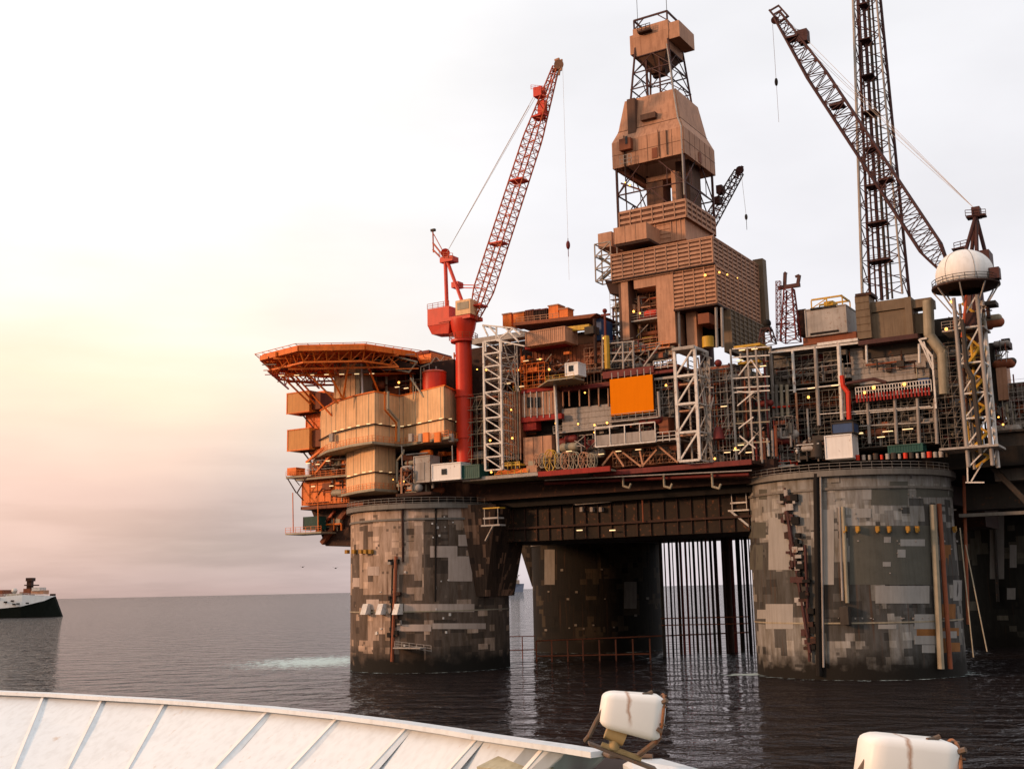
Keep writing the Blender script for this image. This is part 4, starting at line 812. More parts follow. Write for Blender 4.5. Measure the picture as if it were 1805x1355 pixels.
# ------------------------------------------------------------------ white lattice tower beside the crane
tw,_ = ladder_tower('stair_tower','white lattice tower standing just right of the red crane pedestal',854,884,600,828,-13,5.5,M['white'],10,'white lattice towers')
m = MB(); 
for p,q in (((851,573),(903,578)),((851,573),(860,592)),((875,576),(875,600)),((903,578),(918,590)),((862,575),(884,600)),((903,580),(875,600)),((875,600),(925,610)),((890,577),(915,603))): m.beam(P(*p,-13),P(*q,-13),.28)
for p,q in (((856,600),(856,620)),((884,600),(884,620))): m.beam(P(*p,-13),P(*q,-13),.3)
m.beam(P(851,573,-13),(P(851,573,-13)[0],-8,P(851,573,-13)[2]),.25).beam(P(903,578,-13),(P(903,578,-13)[0],-8,P(903,578,-13)[2]),.25)
obj('head_frame', m, M['white'], tw); obj('head_frame', B(832,590,925,600,-9,3), M['dwhite'], tw)
m = MB(); m.beam(P(911,610,-9),P(914,690,-9),.2).beam(P(911,620,-9),P(885,690,-9),.2).beam(P(886,600,-9),P(913,690,-9),.2).beam(P(884,640,-9),P(913,640,-9),.2); obj('side_frame', m, M['dwhite'], tw)
lamp(tw,864,776,-13.4,.35); lamp(tw,866,832,-13.4,.3); lamp(tw,857,652,-13.2,.3)

# ------------------------------------------------------------------ process module left of the sign
pm = thing('process_module','brown clad process module packed with pipework behind the white lattice tower','module',P(930,830,-6))
obj('core', B(818,598,1062,834,2,26), M['dbrown'], pm)  # dark core, interior shade painted in
deck(pm,815,1075,836,-12,16,M['beige'],.35); deck(pm,850,1075,760,-5,8,M['brown']); deck(pm,850,1075,686,-6,9,M['brown']); deck(pm,850,1000,660,-6,9,M['dbrown'])
obj('edge_beam', B(815,837,948,843,-12.3,.5), M['dwhite'], pm); obj('edge_beam', B(948,826,1075,835,-12.3,.5), M['crimson'], pm)
wall(pm,'ribbed_wall',886,690,918,800,-8,2,M['brown'],None); a0,a1,z0,z1 = ext(886,690,918,812,-8)
for k in range(9): a = a0+(a1-a0)*k/8; obj('pipe', MB().tube((a,-8.3,z0),(a,-8.3,z1),.13,7), M['beige'] if k % 2 else M['tan'], pm)
wall(pm,'cladding_wall',918,690,977,732,-7.5,4,M['tan2'],'ribs',1.2,w=.2)
obj('trim', B(918,683,977,690,-7.9,1), M['crimson'], pm); obj('trim', B(918,732,990,741,-7.9,1), M['crimson'], pm)
for x in (929,943): obj('window', B(x,700,x+9,718,-7.75,.25), M['glass'], pm)
for k in range(5): obj('post', T(924+k*11,690,925+k*11,736,-8,.1), M['white'], pm)
obj('cladding_wall', B(922,742,945,758,-7.4,2), M['crimson'], pm); wall(pm,'cladding_wall',924,769,973,818,-8,3,M['tan'],'ribs',2.4,w=.1)
obj('recess', B(945,742,992,768,-5,2), M['black'], pm)
wall(pm,'cladding_wall',940,611,1058,657,-3.5,4,M['brown'],'ribs',.9); wall(pm,'cladding_wall',845,605,940,690,1,1,M['dbrown'],'siding',1.4)
obj('trim', B(925,604,996,611,-7,3), M['crimson'], pm)
wall(pm,'cladding_wall',1000,685,1075,715,-2,2,M['black']);  # black sheet stands for the shade inside this bay
for x in (992,1003,1021,1038,1055,1072): obj('post', T(x,684,x+1,716,-6.4,.16), M['tan'], pm)
obj('trim', B(990,678,1075,685,-6.6,2), M['dred'], pm); wall(pm,'siding_wall',991,716,1078,756,-6.2,3,M['lgrey'],'siding',1.1)
deck(pm,975,1080,757,-8.5,4,M['dwhite'],.25); prail(pm,975,1075,757,-8.4,M['dwhite'])
wall(pm,'recess',985,762,1048,820,-3,2,M['dbrown']); obj('post', T(978,676,984,800,-9.5,.3), M['white'], pm)
clutter(pm,985,765,1048,800,-8,24,31,False,3); clutter(pm,920,620,1000,684,-7,34,32,True,3); clutter(pm,848,615,918,690,-5,18,33,True,3); clutter(pm,820,700,856,830,-6,16,34,True,2)
for x,y,b in ((968,651,-8),(952,633,-8),(913,652,-8),(841,651,-9),(1031,692,-7),(1019,747,-9),(980,746,-9),(901,722,-9),(1048,762,-9),(903,772,-9.4)): lamp(pm,x,y,b,.33)
for x,y,b in ((927,636,-7.5),(951,633,-7.5),(919,681,-8),(880,630,-7),(1003,795,-9),(895,676,-8)): tlight(pm,x,y,b,1.5)
obj('landing', MB().prism(plan([(945,-7),(965,-13),(1010,-13),(1030,-9),(1030,-6),(945,-6)],670), P(990,672,-10)[2]-.25, P(990,672,-10)[2]), M['beige'], pm); prail(pm,962,1012,671,-12.8,M['yellow'])
obj('railing', MB().rail([P(905,690,-8),P(918,690,-8)],1.1,1,.05), M['yellow'], pm); prail(pm,1025,1062,655,-4,M['dwhite']); prail(pm,920,1000,686,-7,M['orange'])
scaffold(pm,820,700,852,830,-9,3,6,201,M['beige']); scaffold(pm,985,765,1046,800,-6.5,6,2,202); scaffold(pm,940,662,1060,684,-5,10,1,203,M['tan']); scaffold(pm,1030,612,1060,655,-5,3,3,204,M['tan']); scaffold(pm,918,640,960,684,-8,4,3,205,M['orange'])
c,e = cont('control_cabin','small white control cabin with dark window on the brown roof edge',997,639,1019,662,-9.5,3,'cwhite',False,cat='cabin'); obj('window', B(1002,644,1010,654,-9.62,.2), M['glass'], c)
c,e = cont('container','ribbed tan container cantilevered above the brown wall',927,580,996,606,-9,5,'tan')
sg = thing('roof_deck','sloping brown roof deck above the yellow beam','roof',P(980,575,-3)); obj('slab', MB().hexa([P(905,574,-5),P(1040,560,-5),(P(1040,560,-5)[0],6,P(1040,560,-5)[2]),(P(905,574,-5)[0],6,P(905,574,-5)[2])],[P(905,569,-5),P(1052,552,-5),(P(1052,552,-5)[0],6,P(1052,552,-5)[2]),(P(905,569,-5)[0],6,P(905,569,-5)[2])]), M['brown'], sg)
obj('railing', MB().rail([P(910,570,-4.8),P(985,562,-4.8)],1.2,1.4,.06), M['tan'], sg)
obj('side_wall', B(1046,562,1060,600,-3,5), M['blue'], sg)
yb = thing('crane_beam','long yellow travelling crane beam under the brown roof deck','beam',P(980,585,-6)); obj('beam', MB().hexa([P(920,592,-6),P(1038,580,-6),(P(1038,580,-6)[0],-5,P(1038,580,-6)[2]),(P(920,592,-6)[0],-5,P(920,592,-6)[2])],[P(920,586,-6),P(1038,571,-6),(P(1038,571,-6)[0],-5,P(1038,571,-6)[2]),(P(920,586,-6)[0],-5,P(920,586,-6)[2])]), M['yellow'], yb)
obj('trolley', B(1030,575,1046,588,-6.5,2.5), M['dgrey'], yb); obj('end_post', T(1048,562,1050,640,-5.5,.35), M['dbrown'], yb)
for k,(x0,y0,x1,y1,mt,rib) in enumerate(((886,554,901,577,'orange',0),(905,552,924,575,'orange',0),(927,548,940,571,'brown',1),(942,547,952,569,'dbrown',1),(953,546,964,567,'dbrown',1),(967,539,984,567,'orange',0),(986,545,1001,563,'orange',0))):
    labs = ['leftmost orange exhaust stack on the brown roof','broad orange exhaust stack second from the left on the roof','ribbed brown exhaust stack beside the broad orange one','ribbed dark exhaust stack in the middle of the roof row','ribbed dark exhaust stack just left of the tallest stack','tallest orange exhaust stack on the roof','short orange exhaust stack at the right end of the roof row']
    a0,a1,z0,z1 = ext(x0,y0,x1,y1,0); t = thing('exhaust_stack', labs[k], 'stack', (a0,0,z0), 'exhaust stacks on the roof'); m = MB().box(a0,a1,0,a1-a0+.4,z0,z1)
    if rib: m.ribs(a0,a1,0,z0,z1,.6,.2,.15)
    obj('casing', m, M[mt], t); obj('cap', MB().box(a0-.15,a1+.15,-.15,a1-a0+.55,z1,z1+.25), M['dred' if rib else 'tan'], t)

# hose reels on the deck edge
for k,(x,rr_) in enumerate(((948,1.0),(958,1.1),(971,1.7),(986,1.2),(998,1.3),(1013,1.4),(1030,1.3),(1044,1.1))):
    c = P(x,812,-11); c = (c[0],-11,c[2]); t = thing('hose_reel', ['small dark reel at the left end of the reel row','second small reel beside the large yellow reel','largest yellow rimmed hose reel on the deck edge','hose reel just right of the largest yellow reel','middle hose reel of the row with pale rim','hose reel under the balcony left corner','wide hose reel sixth from the big white post','last hose reel at the right end of the row'][k], 'reel', (c[0],-11,c[2]-rr_), 'hose reels on the deck edge')
    m = MB(); n = 20
    for d_ in (-.5,.5):
        for j in range(n):
            t0, t1 = 2*pi*j/n, 2*pi*(j+1)/n; m.tube((c[0]+rr_*.75*cos(t0),c[1]+d_,c[2]+rr_*1.25*sin(t0)),(c[0]+rr_*.75*cos(t1),c[1]+d_,c[2]+rr_*1.25*sin(t1)),.1,5)
        for j in range(4): t0 = pi*j/4; m.tube((c[0]-rr_*.7*cos(t0),c[1]+d_,c[2]-rr_*1.2*sin(t0)),(c[0]+rr_*.7*cos(t0),c[1]+d_,c[2]+rr_*1.2*sin(t0)),.05,4)
    obj('rim', m, M['yellow'] if k == 2 else (M['beige'] if k % 2 else M['tan']), t); obj('drum', MB().tube((c[0],c[1]-.5,c[2]),(c[0],c[1]+.5,c[2]),rr_*.45,14), M['dbrown'], t)
    obj('stand', MB().beam((c[0]-.6,c[1],c[2]-rr_*1.3),(c[0],c[1],c[2]),.16).beam((c[0]+.6,c[1],c[2]-rr_*1.3),(c[0],c[1],c[2]),.16), M['dwhite'], t)
yk = thing('lifting_frame','low bright yellow lifting frame on the deck at the tower foot','frame',P(905,825,-11.5)); m = MB(); 
a0,a1,z0,z1 = ext(888,814,916,826,-11.5); m.box(a0,a1,-11.5,-9.5,z0+.6,z0+1).ribs(a0,a1,-11.5,z0,z1,.9,.15,.1).box(a0,a1,-11.6,-11.4,z1-.15,z1); obj('frame', m, M['yellow'], yk); obj('load', MB().box(a0+.5,a1-.6,-11,-9.8,z0+1,z1-.3), M['brown'], yk)
of = thing('pipe_rack','low orange pipe rack along the deck edge behind the yellow frame','rack',P(900,834,-11.8)); a0,a1,z0,z1 = ext(872,828,930,836,-11.8); m = MB()
for k in range(4): m.tube((a0,-11.6+k*.4,z0+.3+k*.25),(a1,-11.6+k*.4,z0+.3+k*.25),.14,6)
obj('pipes', m, M['orange'], of); obj('supports', MB().ribs(a0,a1,-11.7,z0,z1,1.6,.12,.1), M['yellow'], of)
wd_ = thing('wooden_crates','stack of tan crates on the deck edge below the tan panel','crates',P(940,830,-11.5)); obj('crate', B(928,820,946,832,-11.5,1.6), M['tan'], wd_); obj('crate', B(931,812,943,820,-11.5,1.4), M['beige'], wd_)

# ------------------------------------------------------------------ orange board
sb = thing('sign_board','large plain orange board hung on the platform front','board',P(1112,731,-9)); a0,a1,z0,z1 = ext(1075.5,664,1151,729,-9)
obj('panel', MB().box(a0,a1,-9,-8.75,z0,z1), M['sign'], sb); m = MB()
for k in range(7): a = a0+.4+(a1-a0-.8)*k/6; m.beam((a,-8.8,z1),(a,-8.8,z1+1.3),.14)
obj('hanger', m, M['dwhite'], sb); obj('frame', MB().box(a0-.1,a1+.1,-8.75,-8.4,z0-.05,z0+.2).box(a0-.1,a1+.1,-8.75,-8.4,z1-.2,z1+.05).box(a0-.1,a0+.2,-8.75,-8.4,z0,z1).box(a1-.2,a1+.1,-8.75,-8.4,z0,z1), M['dbrown'], sb)

# ------------------------------------------------------------------ central module behind the board
cm = thing('wellhead_module','dark central module with balconies behind the orange board','module',P(1120,820,-6))
obj('core', B(1062,655,1300,826,1,24), M['dbrown'], cm)  # core coloured dark in place of interior shade
obj('trim', B(1062,650,1152,662,-8,1.5), M['dred'], cm); deck(cm,1060,1195,650,-7.5,10,M['brown']); prail(cm,1152,1190,649,-7.6,M['white'],1.6,r=.07); obj('trim', B(1150,652,1192,657,-7.7,.6), M['dred'], cm); obj('trim', B(1150,664,1192,668,-7.5,.6), M['dwhite'], cm)
wall(cm,'recess',1150,660,1192,700,-3,1,M['black']); wall(cm,'siding_wall',1152,700,1192,735,-5,2,M['lgrey'],'siding',1.1)
deck(cm,1046,1192,778,-10,7,M['dwhite'],.3); obj('balcony_panel', MB().box(*[P(1051,770,-10)[0],P(1155,770,-10)[0]],-10.15,-9.95,P(1100,781,-10)[2],P(1100,763,-10)[2]), M['lgrey'], cm)
m = MB(); a0,a1,z0,z1 = ext(1050,749,1156,783,-10)
for k in range(5): a = a0+(a1-a0)*k/4; m.beam((a,-10.2,z0),(a,-10.2,z1),.18)
m.beam((a0,-10.2,z1),(a1,-10.2,z1),.22).beam((a0,-10.2,z0),(a1,-10.2,z0),.25); obj('balcony_frame', m, M['white'], cm)
prail(cm,1157,1192,778,-10.1,M['white'],1.8,r=.07); deck(cm,1072,1160,738,-9.2,5,M['dwhite'],.25); prail(cm,1072,1158,738,-9.1,M['dwhite'])
obj('wall', B(1162,735,1178,765,-8,3), M['brown'], cm); obj('post', T(1160,690,1163,735,-9,.25), M['dwhite'], cm)
wall(cm,'recess',1046,782,1195,822,0,1,M['brown'])
m = MB(); 
for p,q in (((1062,820),(1082,795)),((1098,797),(1130,822)),((1158,792),(1132,822)),((1128,795),(1134,822)),((1160,785),(1195,815)),((1082,795),(1100,822))): m.beam(P(*p,-8),P(*q,-8),.32)
obj('brace', m, M['tan'], cm)
deck(cm,1040,1330,822,-9,12,M['dbrown'],.6); obj('edge_beam', B(1045,820,1325,829,-9.4,.5), M['dred'], cm)
clutter(cm,1050,740,1160,765,-8.5,22,51,False,2.5); clutter(cm,1155,660,1192,780,-7,14,52,False,2); clutter(cm,1070,785,1190,815,-5,16,53,False,3)
clutter(cm,1230,640,1300,818,-4,46,54,False,4)
scaffold(cm,1236,650,1296,815,-6,5,8,211); scaffold(cm,1080,788,1190,818,-6,10,2,212,M['tan']); scaffold(cm,1156,664,1190,735,-7,3,4,213)
for x,y,b in ((1174,679,-8),(1048,749,-10.5),(1260,808,-9.5),(1070,745,-10),(1296,790,-7)): lamp(cm,x,y,b,.36)
for x,y in ((1090,795),(1060,800),(1115,748),(1145,745),(1125,792),(1282,797),(1276,716),(1298,793)): tlight(cm,x,y,-8.5,1.4)
for x in (1098,1170,1255): 
    q = P(x,834,-8); obj('drain_pipe', MB().path([(q[0],-8,q[2]),(q[0],-8,q[2]-2.4),(q[0]+1.2,-8,q[2]-2.8),(q[0]+1.6,-8,q[2]-2.0)], .22), M['beige'], cm)
obj('pipe', T(960,846,1325,829,-9.6,.12), M['lgrey'], cm); obj('pipe', T(960,852,1320,836,-7,.3), M['dred'], cm); obj('pipe', T(830,852,1320,842,-5,.25), M['dbrown'], cm)
obj('hose_reel_cover', MB().ball(P(1266,640,-8),.7,12,8), M['dred'], cm); obj('flare_bucket', MB().lathe(P(1267,768,-8),[(.5,-.8),(1.1,-.6),(.6,1.6),(.05,1.7)],14), M['dred'], cm)

tw,_ = ladder_tower('stair_tower','tall white lattice tower right of the orange board',1193,1229,612,812,-11,6,M['white'],4,'white lattice towers',flip=True,rc=.27,rb=.16)
obj('head_frame', B(1184,611,1223,616,-11.5,7), M['dwhite'], tw)
m = MB()
for p,q in (((1223,612),(1240,622)),((1230,620),(1255,632)),((1249,636),(1240,672)),((1240,640),(1252,680)),((1250,630),(1254,810)),((1236,650),(1255,790)),((1230,630),(1255,815)),((1258,700),(1240,770)),((1252,735),(1243,810)),((1244,682),(1258,683)),((1242,772),(1262,773))): m.beam(P(*p,-7),P(*q,-7),.26)
obj('side_frame', m, M['dwhite'], tw)
for y,s in ((675,1),(722,0),(765,1)):
    obj('landing', B(1197,y,1224,y+3,-9,2), M['tan'], tw)

# frame tower further right
b3 = -6
tw = thing('frame_tower','pale open frame tower with yellow grating top left of the grey module','tower',P(1325,820,b3),'white lattice towers'); a0,a1,z0,z1 = ext(1293,612,1338,818,b3)
for a,m_ in ((a0,'dwhite'),((a0+a1)/2+.8,'dwhite'),(a1,'lgrey')): obj('post', MB().beam((a,b3,z0),(a,b3,z1),.3), M[m_], tw); obj('post', MB().beam((a,b3+5,z0),(a,b3+5,z1),.3), M['dwhite'], tw)
for y in (613,628,665,682,690,724,745,780): obj('ring_beam', T(1291,y+2,1357,y-2,b3,.15,n=4), M['white' if y<700 else 'beige'], tw)
for p,q in (((1302,662),(1324,634)),((1324,634),(1343,662)),((1300,715),(1330,690)),((1300,690),(1330,692)),((1302,755),(1328,735)),((1304,768),(1332,790)),((1302,800),(1330,770))): obj('brace', MB().beam(P(*p,b3-.1),P(*q,b3-.1),.24), M['white'], tw)
obj('grating', B(1293,607,1340,611,b3,5), M['yellow'], tw); obj('grating', B(1300,636,1338,640,b3+1,4), M['yellow'], tw)
scaffold(tw,1296,640,1352,815,b3+3,4,8,221,M['grey']); clutter(tw,1296,630,1352,815,b3+1,40,61,False,3); 
for x,y in ((1308,617),(1330,615),(1304,635),(1345,645),(1306,784),(1320,797)): tlight(tw,x,y,b3,1.4)

# ------------------------------------------------------------------ drilling substructure
ds = thing('drilling_substructure','tan louvred drilling module carrying the derrick','module',P(1200,605,2))
def louv(nm,a0,a1,b,d,z0,z1,mt,step=.8,right=True,th=None):
    th = th or step*.6; m = MB().slats(a0,a1,b,z0,z1,step,th,.16)
    if right: m.slats_v(b,b+d,a1,z0,z1,step,th,.16)
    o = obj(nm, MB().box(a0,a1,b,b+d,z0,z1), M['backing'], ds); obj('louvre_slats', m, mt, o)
def lbox(nm, x0,y0,x1,y1,b,d,mt=M['tan2'],step=.8,right=True):
    a0,a1,z0,z1 = ext(x0,y0,x1,y1,b); louv(nm,a0,a1,b,d,z0,z1,mt,step,right); return a0,a1,z0,z1
lbox('top_tier',1092,364,1210,392,4,15,step=.9)
a0,a1,z0,z1 = ext(1093,392,1208,432,4.5); obj('middle_tier', MB().box(a0,a1,4.5,20,z0,z1).slats(a0+8,a1-3,4.5,z0,z1,.8).ribs(a1-3,a1,4.5,z0,z1,1.0), M['tan'], ds)
ctop = P(1256,418,0)[2]; cbot = P(1262,462,0)[2]; aw0 = P(1078,460,0)[0]; aw1 = P(1256,440,0)[0]; DB = 25
louv('wide_tier',aw0,aw1,0,DB,cbot,ctop,M['tan2'])
obj('tier_trim', MB().box(aw0-.2,aw1+.3,-.3,DB,cbot-.35,cbot-.05), M['dbrown'], ds); obj('tier_trim', MB().box(aw0-.1,aw1+.25,-.25,DB,ctop+.02,ctop+.25), M['tan'], ds)
# lower-left part of the wide tier
zl = P(1130,488,0)[2]; al = P(1187,480,0)[0]; louv('wide_tier',aw0,al,.1,DB-.1,zl,cbot-.4,M['tan2'],.8,False)
cz1, cz0 = cbot-.4, P(1262,534,.3)[2]; ac0 = P(1187,505,.3)[0]; ac1 = P(1262,505,.3)[0]
louv('lower_tier',ac0,ac1,.3,DB-1.3,cz0,cz1,M['tan'])
obj('tier_trim', MB().box(ac0-.1,ac1+.2,.1,DB-1,cz0-.4,cz0-.02), M['dbrown'], ds)
obj('corner_pillar', MB().box(aw1-1,aw1+1.2,DB,DB+2.2,cz0-1,ctop+1.5), M['olive'], ds)
pl0,pl1,pz0,pz1 = ext(1158,488,1189,606,.2); obj('pillar', MB().box(pl0,pl1,.2,5,pz0,zl+.5), M['tan'], ds)
obj('lintel', B(1117,484,1160,506,.25,4), M['tan'], ds)
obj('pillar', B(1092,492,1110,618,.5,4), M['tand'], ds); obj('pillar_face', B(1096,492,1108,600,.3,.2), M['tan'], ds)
obj('back_wall', B(1095,485,1262,618,14,3), M['tand'], ds); obj('back_wall', B(1190,545,1275,612,9,2), M['black'], ds)  # darkness of the openings is put into these wall colours
obj('shaft_wall', B(1210,548,1228,612,3,3), M['tan'], ds); obj('shaft_wall', B(1230,552,1250,570,1,6), M['brown'], ds)
for x in (1196,1262,1272): obj('post', T(x,542,x+2,612,1,.28), M['lgrey'], ds)
a0 = P(1281,580,3)[0]; z1 = cz0-.4; z0 = P(1283,607,3)[2]; obj('rear_louvre', MB().box(a0-1.5,a0,5,24,z0-1,z1).slats_v(5,24,a0,z0,z1,.9,.22,.16), M['olive'], ds)
c = P(1243,603,0); obj('tank', MB().tube((c[0],1.5,c[2]-.8),(c[0],1.5,c[2]+1.3),1.15,20), M['yellow'], ds)
# drill floor interior
for y,mt in ((562,'dwhite'),(610,'dbrown'),(596,'brown')): deck(ds,1110,1160,y,1,10,M[mt],.3)
prail(ds,1112,1158,560,1,M['dwhite']); prail(ds,1112,1158,608,1,M['tan'])
clutter(ds,1112,520,1160,560,2,22,71,True,5,[M['dwhite'],M['red'],M['dbrown'],M['tan'],M['redl']]); clutter(ds,1112,566,1160,606,2,22,72,True,5,[M['dwhite'],M['dbrown'],M['tan'],M['brown'],M['yellow']])
scaffold(ds,1112,512,1158,600,3.5,4,6,271,M['tan']); scaffold(ds,1076,512,1094,600,2,2,6,272); lamp(ds,1117,549,1,.38); lamp(ds,1128,552,1,.38); lamp(ds,1243,485,-.3,.4); lamp(ds,1268,480,1.5,.32); lamp(ds,1282,484,4,.28); lamp(ds,1300,490,9,.25); obj('equipment_cabinet', B(1132,594,1150,602,1.5,2), M['yellow'], ds)
# small tan box, left box and white stair at the left edge
a0,a1,z0,z1 = ext(1083,397,1140,426,-2); obj('side_cabin', MB().box(a0,a1,-2.2,4.5,z0,z1).ribs(a0,a1,-2.2,z0,z1,2.6,.1,.08), M['tan'], ds); obj('side_cabin', MB().box(a0+.2,a1+.5,-2,4.5,z0-.5,z0-.02), M['dbrown'], ds)
obj('side_cabin', B(1054,410,1078,436,2,8), M['tan2'], ds)
st = thing('stair_cage','small white stair cage hung on the left side of the drilling module','stair',P(1062,495,0)); a0,a1,z0,z1 = ext(1049,428,1077,494,0); m = MB()
for a in (a0,a1):
    for b in (0,3): m.beam((a,b,z0),(a,b,z1),.22)
for k in range(4):
    z = z0+(z1-z0)*k/3; m.beam((a0,0,z),(a1,0,z),.22).beam((a0,3,z),(a1,3,z),.2).beam((a0,0,z),(a0,3,z),.2)
    if k < 3: m.beam((a0,0,z),(a1,0,z+(z1-z0)/3),.2).beam((a1,3,z),(a0,3,z+(z1-z0)/3),.15)
obj('frame', m, M['lgrey'], st); obj('stair_flight', MB().beam((a0+.3,1.5,z0+.5),(a1-.3,1.5,z0+2.5),.5).beam((a1-.3,1.5,z0+3),(a0+.3,1.5,z0+5.5),.5), M['grey'], st)
m = MB().hexa([P(1075,518,1),P(1098,518,1),(P(1098,518,1)[0],8,P(1098,518,1)[2]),(P(1075,518,1)[0],8,P(1075,518,1)[2])],[P(1066,494,1),P(1110,494,1),(P(1110,494,1)[0],8,P(1110,494,1)[2]),(P(1066,494,1)[0],8,P(1066,494,1)[2])]); obj('corner_bracket', m, M['dbrown'], ds)
clutter(ds,1075,510,1098,600,2,18,73,True,3,[M['dwhite'],M['tan'],M['dred'],M['beige']])
# decks below and beside the drill floor
sm = thing('pipe_deck_frame','open white and yellow frame below the left side of the drilling module','frame',P(1100,650,-4)); a0,a1,z0,z1 = ext(1062,602,1118,650,-5)
for x in (1062,1098,1116): obj('post', T(x,602 if x>1070 else 590,x+1,650,-5,.2), M['dwhite'], sm)
obj('post', T(1069,592,1071,650,-5.3,.55), M['yellow'], sm)
for y in (604,622,636): obj('beam', T(1062,y+2,1118,y-2,-5,.14), M['dwhite'], sm)
for q4 in ((1075,645,1095,610),(1098,640,1116,615),(1135,645,1162,608)): obj('brace', MB().beam(P(q4[0],q4[1],-5),P(q4[2],q4[3],-5),.25), M['dwhite'], sm)
scaffold(sm,1064,604,1118,648,-3,5,3,261); scaffold(sm,1120,622,1185,646,-2,6,2,262,M['tan'])
clutter(sm,1064,604,1180,648,-4,40,81,False,5); deck(sm,1090,1180,616,-3,6,M['tan'],.3); prail(sm,1110,1180,616,-3,M['orange']); lamp(sm,1064,596,-5,.3)
cx = P(1068,580,-5); obj('mast', MB().beam(P(1067,595,-5),P(1066,545,-5),.35).beam(P(1060,556,-5),P(1075,554,-5),.4).ball(P(1066,548,-5),.5,8,6), M['dred'], sm)

# ------------------------------------------------------------------ derrick
dk = thing('drilling_derrick','tall tan wind walled drilling derrick with dark lattice legs','derrick',P(1180,355,10))
zA = P(1207,270,5)[2]; aR_ = P(1207,270,5)[0]; aL_ = P(1080,300,5)[0]; wB = aR_-aL_; ca = (aR_+aL_)/2; cbk = 5+wB/2
def lev(y, x=1195, b=None): return P(x,y,5 if b is None else b)[2]
def sq(w, z, dx=0): h = w/2; return [(ca+dx-h,cbk-h,z),(ca+dx+h,cbk-h,z),(ca+dx+h,cbk+h,z),(ca+dx-h,cbk+h,z)]
wT = 11.8
z_s = P(1150,392,4)[2]; z_b, z_m, z_t = lev(272), lev(217), lev(156,1190,cbk-wT/2)
def shell(w0,z0,w1,z1,mt,nm,th=.35):     # four-sided sleeve open below
    o0,o1,i0,i1 = sq(w0,z0),sq(w1,z1),sq(w0-2*th,z0),sq(w1-2*th,z1); m = MB(); m.add(o0+o1+i0+i1, [(0,1,5,4),(1,2,6,5),(2,3,7,6),(3,0,4,7),(9,8,12,13),(10,9,13,14),(11,10,14,15),(8,11,15,12),(0,8,9,1),(1,9,10,2),(2,10,11,3),(3,11,8,0),(4,5,13,12),(5,6,14,13),(6,7,15,14),(7,4,12,15)])
    return obj(nm, m, mt, dk)
z_k = z_m-1.0
shell(wB, z_b, wB, z_k, M['tan'], 'wind_wall'); shell(wB, z_k+.02, wB-2.2, z_m+1.6, M['tan'], 'wind_wall'); shell(wB-2.2, z_m+1.62, wT, z_t, M['tan'], 'wind_wall')
m = MB()
for z,w in ((z_m+1.6,wB-2.2),((z_m+z_t)/2+1,(wB-2.2+wT)/2-.3)):
    h = w/2+.06; m.box(ca-h,ca+h,cbk-h,cbk-h+.1,z-.06,z+.06).box(ca+h-.1,ca+h,cbk-h,cbk+h,z-.06,z+.06)
h = wB/2+.04
for k in range(1,6):
    t = -h+2*h*k/6; m.box(ca+t-.035,ca+t+.035,cbk-h,cbk-h+.1,z_b+.05,z_k).box(ca+h-.1,ca+h,cbk+t-.035,cbk+t+.035,z_b+.05,z_k)
m.box(ca-h,ca+h,cbk-h,cbk-h+.1,(z_b+z_k)/2-.035,(z_b+z_k)/2+.035).box(ca+h-.1,ca+h,cbk-h,cbk+h,(z_b+z_k)/2-.035,(z_b+z_k)/2+.035)
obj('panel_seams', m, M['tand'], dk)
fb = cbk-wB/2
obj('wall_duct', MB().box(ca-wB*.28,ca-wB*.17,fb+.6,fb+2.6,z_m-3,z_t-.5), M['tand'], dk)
obj('wall_cabin', MB().box(ca-wB*.36,ca-wB*.2,fb-1.2,fb+.1,z_b+3.2,z_m-1), M['brown'], dk); obj('window', MB().box(ca-wB*.27,ca-wB*.24,fb-1.3,fb-1.1,z_b+4.3,z_b+6), M['glass'], dk)
for k, (da, z0_, z1_, r_) in enumerate(((-5.2,z_s+1,z_m,.14),(2.6,z_b+.4,z_m-.5,.1),(4.4,z_b+.4,z_k,.12))): obj('cable_duct', MB().tube((ca+da,fb-.2,z0_),(ca+da,fb-.2,z1_),r_,6), M['tand' if k else 'dbrown'], dk)
obj('access_door', MB().box(ca+1,ca+2.2,fb-.12,fb+.05,z_b+.3,z_b+2.5), M['brown'], dk); obj('access_door', MB().box(ca+wB/2-.05,ca+wB/2+.12,cbk-1,cbk+.4,z_b+.3,z_b+2.5), M['brown'], dk)
obj('ladder', MB().rail([(ca-wB*.36,fb-1.1,z_b),(ca-wB*.2,fb-1.1,z_b)],2,.8,.06), M['dwhite'], dk)
obj('vent', MB().box(ca-1.5,ca+1.9,fb+.3,fb+1.6,z_m+2.7,z_m+3.9), M['tand'], dk)
# white standpipe down the corner
co = lambda z: (wB/2 if z < z_k else (wB/2-1.1*min(1,(z-z_k)/2.6) if z < z_m+1.6 else (wB-2.2)/2+((wT-wB+2.2)/2)*(z-z_m-1.6)/(z_t-z_m-1.6)))
zp = [z_b-9, z_b, z_k, z_m+1.6, z_t]; m = MB().path([(ca+co(z)-.4,cbk-co(z)-.35,z) for z in zp]+[(ca+3.2,cbk-3.4,lev(40))], .17); obj('standpipe', m, M['dwhite'], dk)
